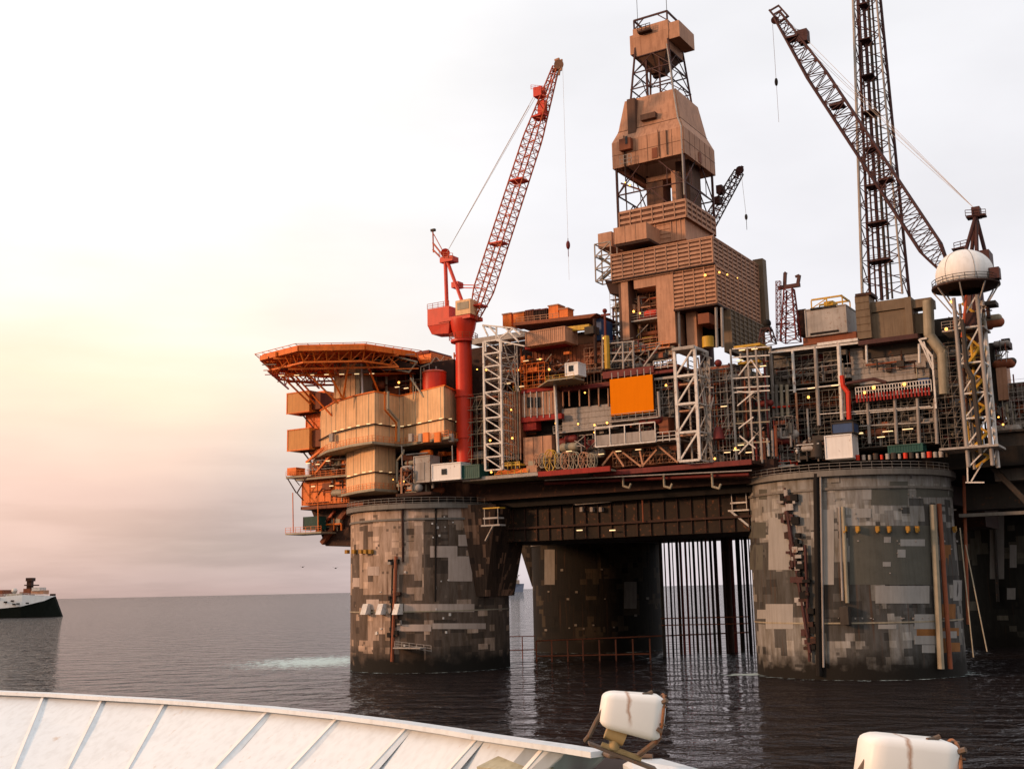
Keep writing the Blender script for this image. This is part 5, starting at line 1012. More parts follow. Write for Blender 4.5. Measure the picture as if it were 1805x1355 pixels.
# bottom legs
z_s = P(1150,392,4)[2]; m = MB()
w0_, w1_ = wB-1.2, wB-1.2
for i,(sx,sy) in enumerate(((-1,-1),(1,-1),(1,1),(-1,1))): obj('leg', MB().beam((ca+sx*w0_/2,cbk+sy*w0_/2,z_s),(ca+sx*w1_/2,cbk+sy*w1_/2,z_b+3),.42), M['maroon'], dk)
q = sq(w0_,z_s); zmid = (z_s+z_b)/2
for i in range(4):
    p0,p1 = Vector(q[i]),Vector(q[(i+1)%4]); m = MB(); up = Vector((0,0,(z_b+2-z_s)/2))
    for lv in range(2):
        a_, b_ = p0+up*lv, p1+up*lv; c_ = (a_+b_)/2
        m.beam(a_,c_+up,.2).beam(b_,c_+up,.2).beam(a_+up,b_+up,.25); m.beam(a_.lerp(c_,.5),a_.lerp(c_+up,.5),.13).beam(b_.lerp(c_,.5),b_.lerp(c_+up,.5),.13)
    obj('bracing', m, M['maroon'], dk)
obj('drill_cabin', MB().box(ca-2.6,ca+1.2,cbk-4,cbk,z_s,z_b-3.2), M['tand'], dk); obj('racking_board', MB().box(ca-3,ca+4.5,cbk-3,cbk+3,z_b-2.6,z_b-1.6).box(ca+3.6,ca+4.5,cbk-5,cbk+3,z_s,z_b-2), M['tan'], dk); obj('drill_cabin', MB().box(ca+3.4,ca+6.4,cbk-2,cbk+4,z_s,z_b+1), M['tand'], dk)
obj('racking_board', MB().beam((ca-7,cbk-7,z_b-.5),(ca,cbk-1,z_b-5.5),.5).beam((ca-7,cbk-7,z_b-3),(ca-3,cbk-6,z_b-5),.3), M['brown'], dk)
lamp(dk,1102,322,4,.28); lamp(dk,1110,326,4,.28)
# crown lattice
z_c = lev(84,1180,cbk-4)
for sx,sy in ((-1,-1),(1,-1),(1,1),(-1,1)): obj('leg', MB().beam((ca+sx*(wT/2-.4),cbk+sy*(wT/2-.4),z_t-6),(ca+sx*3.5,cbk+sy*3.5,z_c+6),.34), M['maroon'], dk)
for i in range(4):
    m = MB(); n = 3
    for k in range(n):
        t0, t1 = k/n, (k+1)/n; zz0, zz1 = z_t-1+(z_c-z_t+1)*t0, z_t-1+(z_c-z_t+1)*t1; wa, wb_ = (wT-1)-3.2*t0, (wT-1)-3.2*t1
        A_, B_ = Vector(sq(wa,zz0)[i]), Vector(sq(wa,zz0)[(i+1)%4]); C_, D_ = Vector(sq(wb_,zz1)[i]), Vector(sq(wb_,zz1)[(i+1)%4])
        m.beam(A_,(C_+D_)/2,.16).beam(B_,(C_+D_)/2,.16).beam(C_,D_,.22)
    obj('bracing', m, M['maroon'], dk)
obj('guide_rail', MB().beam((ca-1.8,cbk-3,z_t-2),(ca-1.8,cbk-3,z_c+1),.42).beam((ca+1.2,cbk-3,z_t-2),(ca+1.2,cbk-3,z_c+1),.3), M['maroon'], dk); obj('travelling_block', MB().box(ca-1.5,ca+1.5,cbk-.6,cbk+.6,z_c-4,z_c-1.5), M['dbrown'], dk)
z2c = lev(34,1180,cbk-4)
shell(7.6, z_c, 8.4, z_c+4.2, M['tan'], 'crown_housing'); 
def slab(w0,z0,w1,z1,mt,nm,dx=0): obj(nm, MB().hexa(sq(w0,z0,dx),sq(w1,z1,dx)), mt, dk)
slab(8.3, z_c+4.25, 8.3, z2c, M['tan'], 'crown_housing'); slab(2.6, z_c-3.4, 7.5, z_c-.02, M['tand'], 'crown_hopper', -.4)
obj('crown_balcony', MB().box(ca+4.2,ca+6.6,cbk-4,cbk+4,z2c-4.5,z2c-.8), M['tan'], dk); obj('crown_balcony', MB().box(ca-5.2,ca-4.15,cbk-3.6,cbk+4,z_c+1,z2c-1), M['tan'], dk)
obj('crown_platform', MB().box(ca-2.5,ca+.5,cbk-5.4,cbk-4.1,z_c+4.6,z_c+5.0).rail([(ca-2.5,cbk-5.4,z_c+5),(ca+.5,cbk-5.4,z_c+5)],1.1,1,.08), M['dbrown'], dk)
m = MB(); zt = lev(17,1183,cbk-4)
for sx in (-1,1):
    for sy in (-1,1): m.beam((ca+sx*3.9,cbk+sy*3.9,z2c),(ca+sx*3.9,cbk+sy*3.9,zt),.3)
for A_,B_ in (((-1,-1),(1,-1)),((1,-1),(1,1)),((1,1),(-1,1)),((-1,1),(-1,-1))): m.beam((ca+A_[0]*3.9,cbk+A_[1]*3.9,zt),(ca+B_[0]*3.9,cbk+B_[1]*3.9,zt),.35)
m.beam((ca-3.9,cbk-3.9,z2c),(ca-1.5,cbk-3.9,zt),.2).beam((ca+3.9,cbk-3.9,z2c),(ca+1.5,cbk-3.9,zt),.2); obj('gin_pole_frame', m, M['maroon'], dk)
obj('aerial', MB().tube((ca-3,cbk-3.9,z2c),(ca-3,cbk-3.9,zt+6),.06,5).tube((ca+3.9,cbk-3.9,zt),(ca+3.9,cbk-3.9,zt+7),.07,5), M['dgrey'], dk)

# ------------------------------------------------------------------ small crane behind the derrick
b4 = 30
c4 = thing('pedestal_crane','small dark red crane boom rising behind the right side of the derrick','crane',P(1245,420,b4),'pedestal cranes on the platform')
f4, t4 = P(1232,425,b4), P(1303,303,b4); obj('boom', MB().lattice(f4,t4,(2.8,2.4),(1.6,1.6),13,.17,.1), M['maroon'], c4)
obj('tip_sheave', MB().tube(P(1304,300,b4-.6),P(1304,300,b4+.6),.9,14).beam(P(1300,310,b4),P(1309,293,b4),.5).beam(P(1296,306,b4),P(1306,302,b4),.4), M['maroon'], c4)
obj('boom_winch', B(1262,326,1272,340,b4-1,2), M['maroon'], c4); obj('boom_winch', B(1258,346,1268,358,b4-1,2), M['maroon'], c4); obj('pedestal', MB().tube((f4[0]+.5,b4,60),(f4[0]+.5,b4,f4[2]+1),1.6,16), M['maroon'], c4)
q = P(1315,378,b4); obj('hoist_rope', MB().tube(P(1306,300,b4),(q[0],b4,q[2]),.04,4), M['ropel'], c4); obj('hook_block', MB().ball((q[0],b4,q[2]-.6),.35,8,6,2).tube((q[0],b4,q[2]-3.5),(q[0],b4,q[2]),.06,4), M['dgrey'], c4)

# ------------------------------------------------------------------ right hand modules
gm = thing('pipe_module','dark open module with white posts and grey siding right of the drilling module','module',P(1420,810,2)); bg = 1.5
obj('core', B(1350,605,1510,812,bg+7,16), M['black'], gm)  # black core gives the open bays their painted shade
wall(gm,'siding_wall',1365,620,1480,676,bg+3,2,M['grey'],'siding',1.0); wall(gm,'siding_wall',1400,690,1500,715,bg+4,2,M['brown'],'ribs',.9)
for y,mt in ((608,'dwhite'),(682,'beige'),(716,'dbrown'),(735,'dgrey'),(775,'dgrey')): deck(gm,1355,1512,y,bg,8,M[mt],.3)
for x,y0,y1,r_,mt in ((1358,610,822,.3,'lgrey'),(1397,618,692,.28,'white'),(1403,692,800,.2,'tan'),(1437,610,750,.35,'lgrey'),(1478,602,745,.38,'white'),(1486,640,735,.2,'grey'),(1423,720,770,.2,'dwhite')): obj('post', T(x,y0,x+(y1-y0)*.05,y1,bg-.4,r_), M[mt], gm)
obj('beam', T(1355,622,1515,604,bg-.5,.25,n=4), M['white'], gm); obj('beam', T(1368,655,1500,640,bg-.2,.1,n=4), M['lgrey'], gm); obj('beam', T(1360,692,1512,674,bg-.5,.12), M['white'], gm); obj('beam', T(1445,730,1640,716,bg-.6,.1), M['white'], gm)
for x in (1377,1387,1368): obj('pipe', T(x,678,x+2,738,bg-.8,.32), M['beige' if x != 1368 else 'grey'], gm)
for x,y0,y1,mt in ((1340,738,810,'dwhite'),(1346,760,812,'rustp'),(1353,772,804,'white'),(1361,758,804,'lgrey'),(1367,750,804,'rustp')): obj('pipe', T(x,y0,x+2,y1,bg-5,.25), M[mt], gm)
obj('pipe', MB().path([P(1484,662,bg-1),P(1486,680,bg-1),P(1495,692,bg-1),P(1497,742,bg-1)], .42), M['red'], gm); obj('beam', T(1362,718,1392,716,bg-.9,.2), M['red'], gm)
obj('canopy_edge', MB().path([P(1492,676,bg-1.2),P(1540,668,bg-1.2),P(1562,674,bg-1.2)], .3), M['maroon'], gm)
clutter(gm,1362,622,1500,676,bg+.5,34,91,False,2.5); clutter(gm,1362,690,1500,800,bg,56,92,False,5); clutter(gm,1335,740,1395,812,bg-4,22,93,False,4)
scaffold(gm,1362,690,1500,800,bg-.2,12,6,231,M['grey']); scaffold(gm,1362,625,1480,676,bg+.3,9,3,232,M['grey']); scaffold(gm,1336,735,1400,815,bg-3,5,4,233,M['dwhite'])
for x,y in ((1425,700),(1524,692),(1540,683),(1594,677)): lamp(gm,x,y,bg-1.5,.42)
for x,y in ((1430,684),(1472,679),(1515,764),(1331,782),(1553,770)): tlight(gm,x,y,bg-1,1.6)
obj('light_strip', MB().tube(P(1420,700,bg-.9),P(1421,712,bg-.9),.1,5), M['dgrey'], gm)

rm = thing('utility_module','grey sided utility module with white balcony and dark bays beside the radome tower','module',P(1580,810,2))
obj('core', B(1500,600,1690,800,bg+6,16), M['black'], rm)  # black core, shade of the bays put into its colour
wall(rm,'siding_wall',1500,606,1640,672,bg+2,2,M['lgrey'],'siding',.9); obj('wall_recess', B(1520,603,1642,626,bg+1.6,.5), M['dgrey'], rm)
a0,a1,z0,z1 = ext(1560,645,1630,668,bg+1.8)
obj('roof_beam', B(1512,594,1618,602,bg-1.5,4), M['maroon'], rm); obj('roof_beam', B(1440,600,1512,605,bg-.8,3), M['white'], rm)
a0,a1,z0,z1 = ext(1508,676,1642,694,bg-1.2); m = MB().box(a0,a1,bg-1.2,bg+2,z0-.2,z0); m.rail([(a0,bg-1.2,z0),(a1,bg-1.2,z0)],z1-z0,.5,.09,2); obj('balcony', m, M['white'], rm)
m = MB(); n = 22
for k in range(n): a = a0+(a1-a0)*k/n; m.box(a,a+.3,bg-1.4,bg-1.2,z0-.9,z0+.5)
obj('fringe', m, M['crimson'], rm); obj('tarpaulin_box', B(1618,666,1638,677,bg-1,1), M['blue'], rm)
for y in (705,716,750,785): deck(rm,1500,1650,y,bg+.5,5,M['dgrey'],.25)
for x in (1529,1577,1617,1648): obj('post', T(x,702,x+4,782,bg-.5,.3), M['lgrey'], rm)
for x in (1527,1620): obj('post', T(x,606,x+1,640,bg-1,.22), M['white'], rm)
obj('beam', T(1500,752,1640,744,bg-.4,.12), M['dwhite'], rm); obj('beam', T(1500,730,1645,718,bg-.4,.12), M['white'], rm)
m = MB().beam(P(1620,598,bg-1),P(1643,628,bg-1),.35).beam(P(1628,602,bg-1),P(1646,655,bg-1),.25).beam(P(1643,625,bg-1),P(1650,720,bg-1),.3).beam(P(1620,598,bg-1),P(1646,655,bg-1),.25).beam(P(1622,598,bg-1),P(1634,596,bg-1),.3); obj('brace', m, M['white'], rm)
obj('exhaust_duct', MB().path([P(1636,530,bg),P(1638,592,bg),P(1661,622,bg),P(1664,695,bg)], .95, 14), M['beige'], rm)
clutter(rm,1505,704,1650,782,bg,60,95,False,5); clutter(rm,1650,600,1690,790,bg+1,34,96,False,5); clutter(rm,1508,628,1640,672,bg+.8,10,97,False,1)
scaffold(rm,1505,700,1652,784,bg-.1,12,5,241,M['grey']); scaffold(rm,1652,610,1692,790,bg-.5,3,10,242,M['grey'])
for x,y in ((1565,760),(1600,756),(1512,763)): tlight(rm,x,y,bg-.5,2.2)
obj('wall', B(1640,560,1700,800,bg+8,10), M['dgrey'], rm)
# top boxes
vb = thing('vent_block','tan vent housing with corrugated tower at the foot of the flare boom','housing',P(1575,600,3))
wall(vb,'corrugated_tower',1509,520,1534,597,1,4,M['olive'],'siding',1.2); wall(vb,'panel_wall',1534,548,1606,596,2.2,5,M['olive']); wall(vb,'panel_wall',1534,528,1606,546,1.9,5,M['olive']); obj('pilaster', B(1596,523,1608,594,1.4,5), M['olive'], vb)
obj('duct', B(1607,526,1642,541,2,3.5), M['olive'], vb); wall(vb,'panel_wall',1607,552,1635,588,3,4,M['olive']); obj('cap', B(1507,516,1536,521,.8,4.4), M['dbrown'], vb)
c,e = cont('air_cooler_unit','cream air handling unit with yellow frame on its roof',1420,541,1492,590,1.5,9,'dwhite',False,cat='unit')
obj('louvre', B(1428,540,1474,544,1.35,.2), M['black'], c); obj('louvre', B(1428,584,1478,588,1.35,.2), M['black'], c)
m = MB(); a0,a1,z0,z1 = ext(1430,526,1485,540,2)
for a in (a0,(a0+a1)/2,a1):
    for b in (2,7): m.beam((a,b,z0),(a,b,z1),.2)
m.box(a0,a1,2,2.3,z1,z1+.3).box(a0,a1,6.8,7.1,z1,z1+.3).box(a1-.3,a1,2,7,z1-.05,z1+.25).beam((a0,2,z0),((a0+a1)/2,2,z1),.15).box(a0+2,a1-2,3,6,z0+.3,z0+1.2); obj('roof_frame', m, M['yellow'], c)
obj('side_housing', B(1405,545,1421,590,4,5), M['dbrown'], c); obj('base_frame', B(1415,590,1510,603,2,8), M['brown'], c)
gp_ = thing('boom_rest','red lattice boom rest with two upturned horns','rest',P(1392,603,2)); f_, t_ = P(1394,602,2), P(1391,510,2)
obj('tower', MB().lattice(f_,t_,(3.0,3.0),(1.5,1.5),7,.16,.09), M['dred'], gp_); obj('cradle', MB().beam(P(1372,508,2),P(1410,502,2),.7).beam(P(1383,505,2),P(1384,481,2),.55).beam(P(1406,503,2),P(1409,485,2),.55).beam(P(1383,484,2),P(1386,480,2),.5).beam(P(1402,488,2),P(1409,485,2),.4), M['maroon'], gp_)
obj('landing', MB().beam(P(1368,572,1.5),P(1392,570,1.5),.3), M['dred'], gp_); m = MB().lattice(P(1373,600,1.5),P(1372,496,1.5),(.8,.8),(.8,.8),14,.06,.05); obj('caged_ladder', m, M['dred'], gp_)
lt = thing('small_lattice_mast','short dark lattice mast on the frame tower roof','mast',P(1353,606,0)); m = MB().lattice(P(1353,606,0),P(1351,580,0),(2.6,2.6),(1.6,1.6),2,.14,.09); obj('legs', m, M['maroon'], lt); obj('head', MB().box(P(1345,578,0)[0],P(1358,578,0)[0],-.8,.8,P(1352,584,0)[2],P(1352,576,0)[2]).ball(P(1352,570,0),.8,10,7), M['black'], lt)

# ------------------------------------------------------------------ flare boom
bf = 20
fl = thing('flare_tower','very tall lattice flare tower running out of the top of the photo','tower',P(1565,525,bf))
zb0 = P(1562,528,bf)[2]; zt0 = P(1528,0,bf)[2]; a_b = P(1562,528,bf)[0]; a_t = P(1528,0,bf)[0]; k_ = 1.16; w_b = P(1600,528,bf)[0]-P(1524,528,bf)[0]; w_t = P(1550,0,bf)[0]-P(1506,0,bf)[0]
zT = zb0+(zt0-zb0)*k_; aT = a_b+(a_t-a_b)*k_; wT_ = w_b+(w_t-w_b)*k_
sgn = [(-1,-1),(1,-1),(1,1),(-1,1)]; nL = 19
def fst(k): t = k/nL; return [Vector((a_b+(aT-a_b)*t+i*(w_b+(wT_-w_b)*t)/2*.93, bf+j*(w_b+(wT_-w_b)*t)/2*.7, zb0+(zT-zb0)*t)) for i,j in sgn]
for i in range(4): obj('chord', MB().tube(fst(0)[i],fst(nL)[i],.30 if i != 1 else .22,10), M['dwhite' if i in (0,1) else 'maroon'], fl)
for i in range(4):
    m = MB()
    for k in range(nL):
        s0, s1 = fst(k), fst(k+1); j = (i+1)%4; m.tube(s1[i],s1[j],.09,5)
        (m.tube(s0[i],s1[j],.11,5) if k % 2 else m.tube(s0[j],s1[i],.11,5))
    obj('bracing', m, M['maroon'], fl)
for da,r_ in ((-.8,.35),(.3,.3),(1.2,.2),(-1.9,.18)):
    obj('flare_pipe', MB().tube((a_b+da,bf,zb0),(aT+da*.8,bf,zT),r_,10), M['maroon' if da < 0 else 'dgrey'], fl)
for k in range(2,nL,2):
    s0 = fst(k); m = MB().box(s0[0].x+w_b*.12,s0[1].x-w_b*.25,bf-1.8,bf+1.5,s0[0].z-.1,s0[0].z+.12).rail([(s0[0].x+w_b*.12,bf-1.8,s0[0].z),(s0[1].x-w_b*.25,bf-1.8,s0[0].z)],1.1,1.2,.05); obj('platform', m, M['maroon'], fl)

# ------------------------------------------------------------------ right crane
b5 = 9
c5 = thing('pedestal_crane','dark red lattice boom crane leaning left across the flare tower','crane',P(1715,640,b5),'pedestal cranes on the platform')
foot, tip = P(1668,478,b5), P(1371,28,b5)
tp5 = lambda t: min(1,.35+t*8) if t < .1 else (1 if t < .75 else 1-(t-.75)*2.2)
obj('boom', MB().lattice(foot, tip, (3.7,2.8), (3.5,2.6), 36, .23, .10, (0,1,0), tp5), M['maroon'], c5)
for t in (.33,.62,.9):
    q = Vector(foot).lerp(Vector(tip), t); obj('boom_walkway', MB().box(q.x-1.3,q.x+1.3,b5-1.3,b5+1.3,q.z-.2,q.z+.2), M['maroon'], c5)
e = ext(1408,55,1425,76,b5); obj('boom_winch', MB().box(e[0],e[1],b5-1,b5+1,e[2],e[3]).rail([P(1403,60,b5-1),P(1424,64,b5-1)],1,1,.05), M['maroon'], c5)
m = MB().beam(P(1356,18,b5),P(1374,40,b5),.4).beam(P(1372,10,b5),P(1390,30,b5),.35).beam(P(1356,20,b5),P(1373,10,b5),.3).beam(P(1362,27,b5),P(1379,17,b5),.3).beam(P(1374,40,b5),P(1390,28,b5),.4).tube(P(1366,36,b5-.5),P(1366,36,b5+.5),.8,14); obj('tip_sheave', m, M['maroon'], c5)
q0 = P(1366,42,b5); q1 = P(1371,140,b5); obj('hoist_rope', MB().tube((q0[0]-.5,b5,q0[2]),(q0[0]-.5,b5,q1[2]),.04,4), M['rope'], c5); obj('hook_block', MB().ball((q0[0]-.5,b5,q1[2]-.5),.36,8,7,2.4), M['black'], c5); obj('tag_line', MB().tube((q0[0]-.5,b5,q1[2]-9),(q0[0]-.5,b5,q1[2]-1),.035,4), M['rope'], c5)
for x,db in ((1700,-1.4),(1738,1.4),(1712,1.4),(1722,-1)): obj('a_frame_leg', MB().tube(P(x,450,b5+db),P(1720,380,b5+db*.4),.36,8), M['maroon'], c5)
obj('a_frame_head', B(1712,364,1727,382,b5-1,2), M['maroon'], c5); obj('a_frame_head', MB().rail([P(1702,382,b5-1.2),P(1738,380,b5-1.2)],1.2,1.3,.07).box(P(1704,380,b5)[0],P(1738,380,b5)[0],b5-1,b5+1,P(1720,384,b5)[2],P(1720,381,b5)[2]), M['maroon'], c5)
obj('walkway', MB().rail([P(1682,440,b5-1.5),P(1705,434,b5-1.5)],1.2,1.2,.08).box(P(1680,440,b5)[0],P(1706,440,b5)[0],b5-1.5,b5+1,P(1690,440,b5)[2]-.2,P(1690,440,b5)[2]), M['maroon'], c5)
for (x,y,db) in ((1392,40,-.5),(1432,95,-.2),(1470,145,.2),(1410,68,.6)): obj('pendant_rope', MB().tube(P(1718,368,b5+db),P(x,y,b5+db),.045,4), M['ropel'], c5)
obj('machinery_house', B(1665,445,1745,480,b5-1.5,4), M['maroon'], c5)
pc = P(1712,480,b5); obj('pedestal', MB().tube((pc[0],b5,44),(pc[0],b5,pc[2]),1.7,18), M['maroon'], c5)

# ------------------------------------------------------------------ radome and its tower
b6 = -4
rt = thing('radome_tower','white lattice tower with round platform under the radome','tower',P(1720,820,b6),'white lattice towers')
a0,a1 = P(1692,650,b6)[0], P(1734,650,b6)[0]; z0, z1 = P(1720,822,b6)[2], P(1705,522,b6)[2]; cs = [(a0,b6),(a1,b6),(a1,b6+5),(a0,b6+5)]
for c_, mt in zip(cs, ('lgrey','lgrey','white','dwhite')): obj('post', MB().tube((*c_,z0),(*c_,z1),.34 if mt != 'dwhite' else .25,10), M[mt], rt)
ys = [575,638,692,736,785]; zl_ = [z1]+[P(1720,y,b6)[2] for y in ys]+[z0]
for z in zl_[1:-1]:
    m = MB()
    for i in range(4): m.beam((*cs[i],z),(*cs[(i+1)%4],z),.26)
    obj('ring_frame', m, M['white'], rt); obj('landing', MB().box(a0+.3,a1-.2,b6+1,b6+4.5,z-.2,z-.1), M['dgrey'], rt)
for zt_1, zb_1 in zip(zl_[:-1], zl_[1:]):
    m = MB().beam((*cs[0],zb_1),(*cs[1],zt_1),.22).beam((*cs[1],zb_1),(*cs[2],zt_1),.22).beam((*cs[3],zb_1),(*cs[2],zt_1),.2); obj('brace', m, M['white'], rt)
    zm = (zt_1+zb_1)/2; obj('stair_flight', MB().beam((a0+.6,b6+3,zb_1+.2),(a1-.8,b6+3,zm),.4).beam((a1-.8,b6+3.6,zm),(a0+.6,b6+3.6,zt_1-.3),.4), M['yellow'], rt)
rc = P(1703,505,b6+2.5); rz = P(1703,492,b6)[2]; rca = (a0+a1)/2-.2
obj('platform', MB().lathe((rca,b6+2.5,0), [(2.8,rz-1.5),(5.0,rz-1.1),(5.5,rz-.9),(5.5,rz-.6),(.05,rz-.55)], 28), M['dbrown'], rt)
obj('railing', MB().rail([(rca+5.4*cos(t),b6+2.5+5.4*sin(t),rz-.6) for t in [k*pi/9 for k in range(19)]],1.1,1.6,.06), M['dgrey'], rt)
m = MB()
for k in range(8): t = k*pi/4; m.beam((rca+5.3*cos(t),b6+2.5+5.3*sin(t),rz-1),(rca+2.6*cos(t),b6+2.5+2.6*sin(t),rz-5),.2)
obj('strut', m, M['dwhite'], rt); obj('equipment_cabinet', MB().box(a0+1,a1-.5,b6+1,b6+4,z1-5.5,z1-2.6), M['maroon'], rt)
obj('equipment_cabinet', MB().box(rca+4.2,rca+5.8,b6+.2,b6+2,rz-.5,rz+1.4), M['maroon'], rt)
obj('pipe', MB().path([(a0+1.2,b6-.6,z1-4),(a0+1.2,b6-.6,z1-12),(a0+2.0,b6-.6,z1-14),(a0+2.2,b6-.6,z0+2)], .38), M['dgrey'], rt); obj('pipe', MB().tube((a0+2.2,b6-.6,z1),(a0+.9,b6-.6,z1-7),.25,8), M['redl'], rt)
deck(rt,1660,1735,578,b6+1,6,M['dwhite'],.3); prail(rt,1660,1692,578,b6+1,M['dwhite']); clutter(rt,1660,540,1755,575,b6+3,14,101,False,3); clutter(rt,1692,600,1735,800,b6+3,26,102,False,2,[M['dgrey'],M['dbrown'],M['black'],M['yellow'],M['grey']])
lamp(rt,1677,532,b6,.4); lamp(rt,1668,580,b6,.42); deck(rt,1655,1760,786,b6-1,7,M['dwhite'],.35)
obj('camera_platform', B(1735,530,1755,537,b6+2,3), M['dgrey'], rt); obj('camera_platform', B(1738,538,1744,560,b6+3,1), M['dbrown'], rt)
rd = thing('radome','big white spherical radome on the round tower platform','radome',(rca,b6+2.5,rz-.5)); obj('dome', MB().ball((rca,b6+2.5,rz+1.3),4.7,32,20,.93,-.4,1), M['radome'], rd)
m = MB()
for k in range(6):
    t = k*pi/3; n = 12
    for j in range(n):
        e0, e1 = -.35+1.85*j/n, -.35+1.85*(j+1)/n; m.tube((rca+4.71*cos(e0)*cos(t),b6+2.5+4.71*cos(e0)*sin(t),rz+1.3+4.38*sin(e0)),(rca+4.71*cos(e1)*cos(t),b6+2.5+4.71*cos(e1)*sin(t),rz+1.3+4.38*sin(e1)),.05,4,cap=False)
obj('seams', m, M['lgrey'], rd)

# ------------------------------------------------------------------ things standing on the right column
bR = RB-12
c,_ = cont('container','white container standing on top of the right column',1455,766,1502,808,bR,3.6,'cwhite',False)
c,_ = cont('generator_skid','dark blue generator box on top of the white container',1466,744,1504,764,bR,3.4,'blue',False,cat='generator'); obj('cover', B(1470,740,1500,744,bR,3), M['black'], c)
c,_ = cont('container','long dark green container behind the railing of the right column',1566,783,1626,797,bR+2,2.6,'teal')
k_ = thing('pump_skid','white pump and valve skid left of the white container on the right column','skid',P(1410,810,bR)); clutter(k_,1400,768,1455,812,bR,26,111,False,2,[M['white'],M['dwhite'],M['lgrey'],M['dbrown'],M['dgrey']]); obj('tank', MB().tube(P(1440,806,bR+1),P(1440,776,bR+1),1.1,14), M['dgrey'], k_)
k_ = thing('manifold_skid','white manifold of short pipes at the left rim of the right column','skid',P(1350,812,bR)); clutter(k_,1335,795,1400,822,bR+1,24,112,False,2,[M['white'],M['dwhite'],M['lgrey'],M['red'],M['dgrey']]); obj('base_frame', B(1335,820,1400,824,bR+1,3), M['dwhite'], k_)
c = thing('red_bin','red open bin at the deck edge left of the right column','bin',P(1320,818,bR)); a0,a1,z0,z1 = ext(1308,816,1330,828,bR+2); obj('body', MB().box(a0,a1,bR+2,bR+4,z0,z1).ribs(a0,a1,bR+2,z0,z1,.7), M['red'], c); obj('rim', MB().box(a0-.1,a1+.1,bR+1.9,bR+4.1,z1,z1+.12), M['maroon'], c)
k_ = thing('bollard_row_skid','row of pale valves and red drums behind the railing of the right column','skid',P(1580,810,bR+1)); 
rr2 = random.Random(9)
for k in range(16): x = 1512+k*10.5; y = 806-k*.4; c = P(x,y,bR+1+abs(k-6)*.12); s = rr2.uniform(.3,.6); obj('drum' if k%3 else 'valve', MB().tube((c[0],c[1],c[2]-.5),(c[0],c[1],c[2]+s),s*.8,10), M['red' if k%4==0 else ('dwhite' if k%3 else 'dgrey')], k_)

# ------------------------------------------------------------------ far right
fr_ = thing('far_right_module','brown and grey module at the right edge behind the radome tower','module',P(1780,800,14)); bb = 14
wall(fr_,'panel_wall',1757,636,1776,705,bb,4,M['tan'],None); obj('panel_wall', B(1738,604,1758,750,bb+1,6), M['dgrey'], fr_); obj('roof_frame', B(1752,600,1778,612,bb,4), M['dbrown'], fr_)
clutter(fr_,1750,596,1780,640,bb-1,14,121,False,2); obj('panel_wall', B(1778,676,1812,800,bb+2,8), M['olive'], fr_); scaffold(fr_,1780,674,1812,752,bb-1,4,5,251); clutter(fr_,1776,672,1812,750,bb,34,122,False,2); clutter(fr_,1745,705,1790,800,bb-2,26,123,False,3)
deck(fr_,1740,1820,757,bb-3,8,M['dgrey'],.4); wall(fr_,'panel_wall',1756,758,1830,815,bb-2,6,M['dgrey'],None); lamp(fr_,1768,748,bb-3,.4); lamp(fr_,1760,735,bb-3,.25)
wall(fr_,'support_beam',1700,850,1860,895,bb+4,6,M['dgrey']); obj('support_beam', B(1752,812,1860,845,bb-1,8), M['grey'], fr_)
obj('gangway', MB().beam(P(1738,812,bb-3),P(1810,885,bb-3),.9).beam(P(1738,806,bb-3),P(1810,878,bb-3),.15), M['dgrey'], fr_); obj('gangway', MB().box(P(1690,905,bb-3)[0],P(1830,905,bb-3)[0],bb-3,bb,P(1760,908,bb-3)[2],P(1760,902,bb-3)[2]), M['grey'], fr_)
for x0,y0,x1,y1 in ((1712,848,1732,815),(1705,818,1706,850),(1702,850,1735,850)): obj('brace', MB().beam(P(x0,y0,-2),P(x1,y1,-2),.22), M['white'], fr_)

# ------------------------------------------------------------------ foreground ship
FR[0] = WLD
zr = 13.4
railpx = [(-160,1216),(-60,1217.5),(0,1220),(100,1224),(183,1229),(293,1235),(380,1241),(477,1248.5),(600,1261),(712,1275),(800,1288),(848,1296),(930,1308),(1000,1318),(1062,1328)]
rp = [PZ(x,y,zr) for x,y in railpx]
sh = thing('ship_bulwark','white curved ship bulwark with slanting stiffeners along the bottom of the photo','bulwark',tuple(Vector((rp[6].x,rp[6].y,zr-2.6))))
def inn(i):
    d_ = (rp[min(i+1,len(rp)-1)]-rp[max(i-1,0)]).normalized(); n_ = Vector((d_.y,-d_.x,0)).normalized()
    return n_ if n_.y < 0 else -n_
m = MB(); topw = []
for i,q in enumerate(rp):
    n_ = inn(i); topw.append((q-n_*.10, q+n_*.24))
vs = []
for o_, i_ in topw: vs += [tuple(o_+Vector((0,0,.05))), tuple(i_+Vector((0,0,.05))), tuple(i_-Vector((0,0,.04))), tuple(o_-Vector((0,0,.04)))]
fs = []
for k in range(len(rp)-1):
    for j in range(4): a_, b_ = k*4+j, k*4+(j+1)%4; fs.append((a_, b_, b_+4, a_+4))
fs += [(0,1,2,3), tuple((len(rp)-1)*4+j for j in (3,2,1,0))]
m.add(vs, fs); cap_ = obj('top_rail', m, M['ship'], sh)
def rpt(x):
    for k in range(len(railpx)-1):
        if railpx[k][0] <= x <= railpx[k+1][0]:
            f = (x-railpx[k][0])/(railpx[k+1][0]-railpx[k][0]); return rp[k].lerp(rp[k+1], f), inn(k).lerp(inn(k+1), f).normalized(), (rp[k+1]-rp[k]).normalized()
RK = [(-160,-240,1.55),(-45,-110,1.5),(80,24,1.45),(183,119,1.4),(293,224,1.3),(477,374,1.1),(600,508,.95),(724,648,.75),(848,792,.55),(965,925,.4),(1062,1035,.3)]
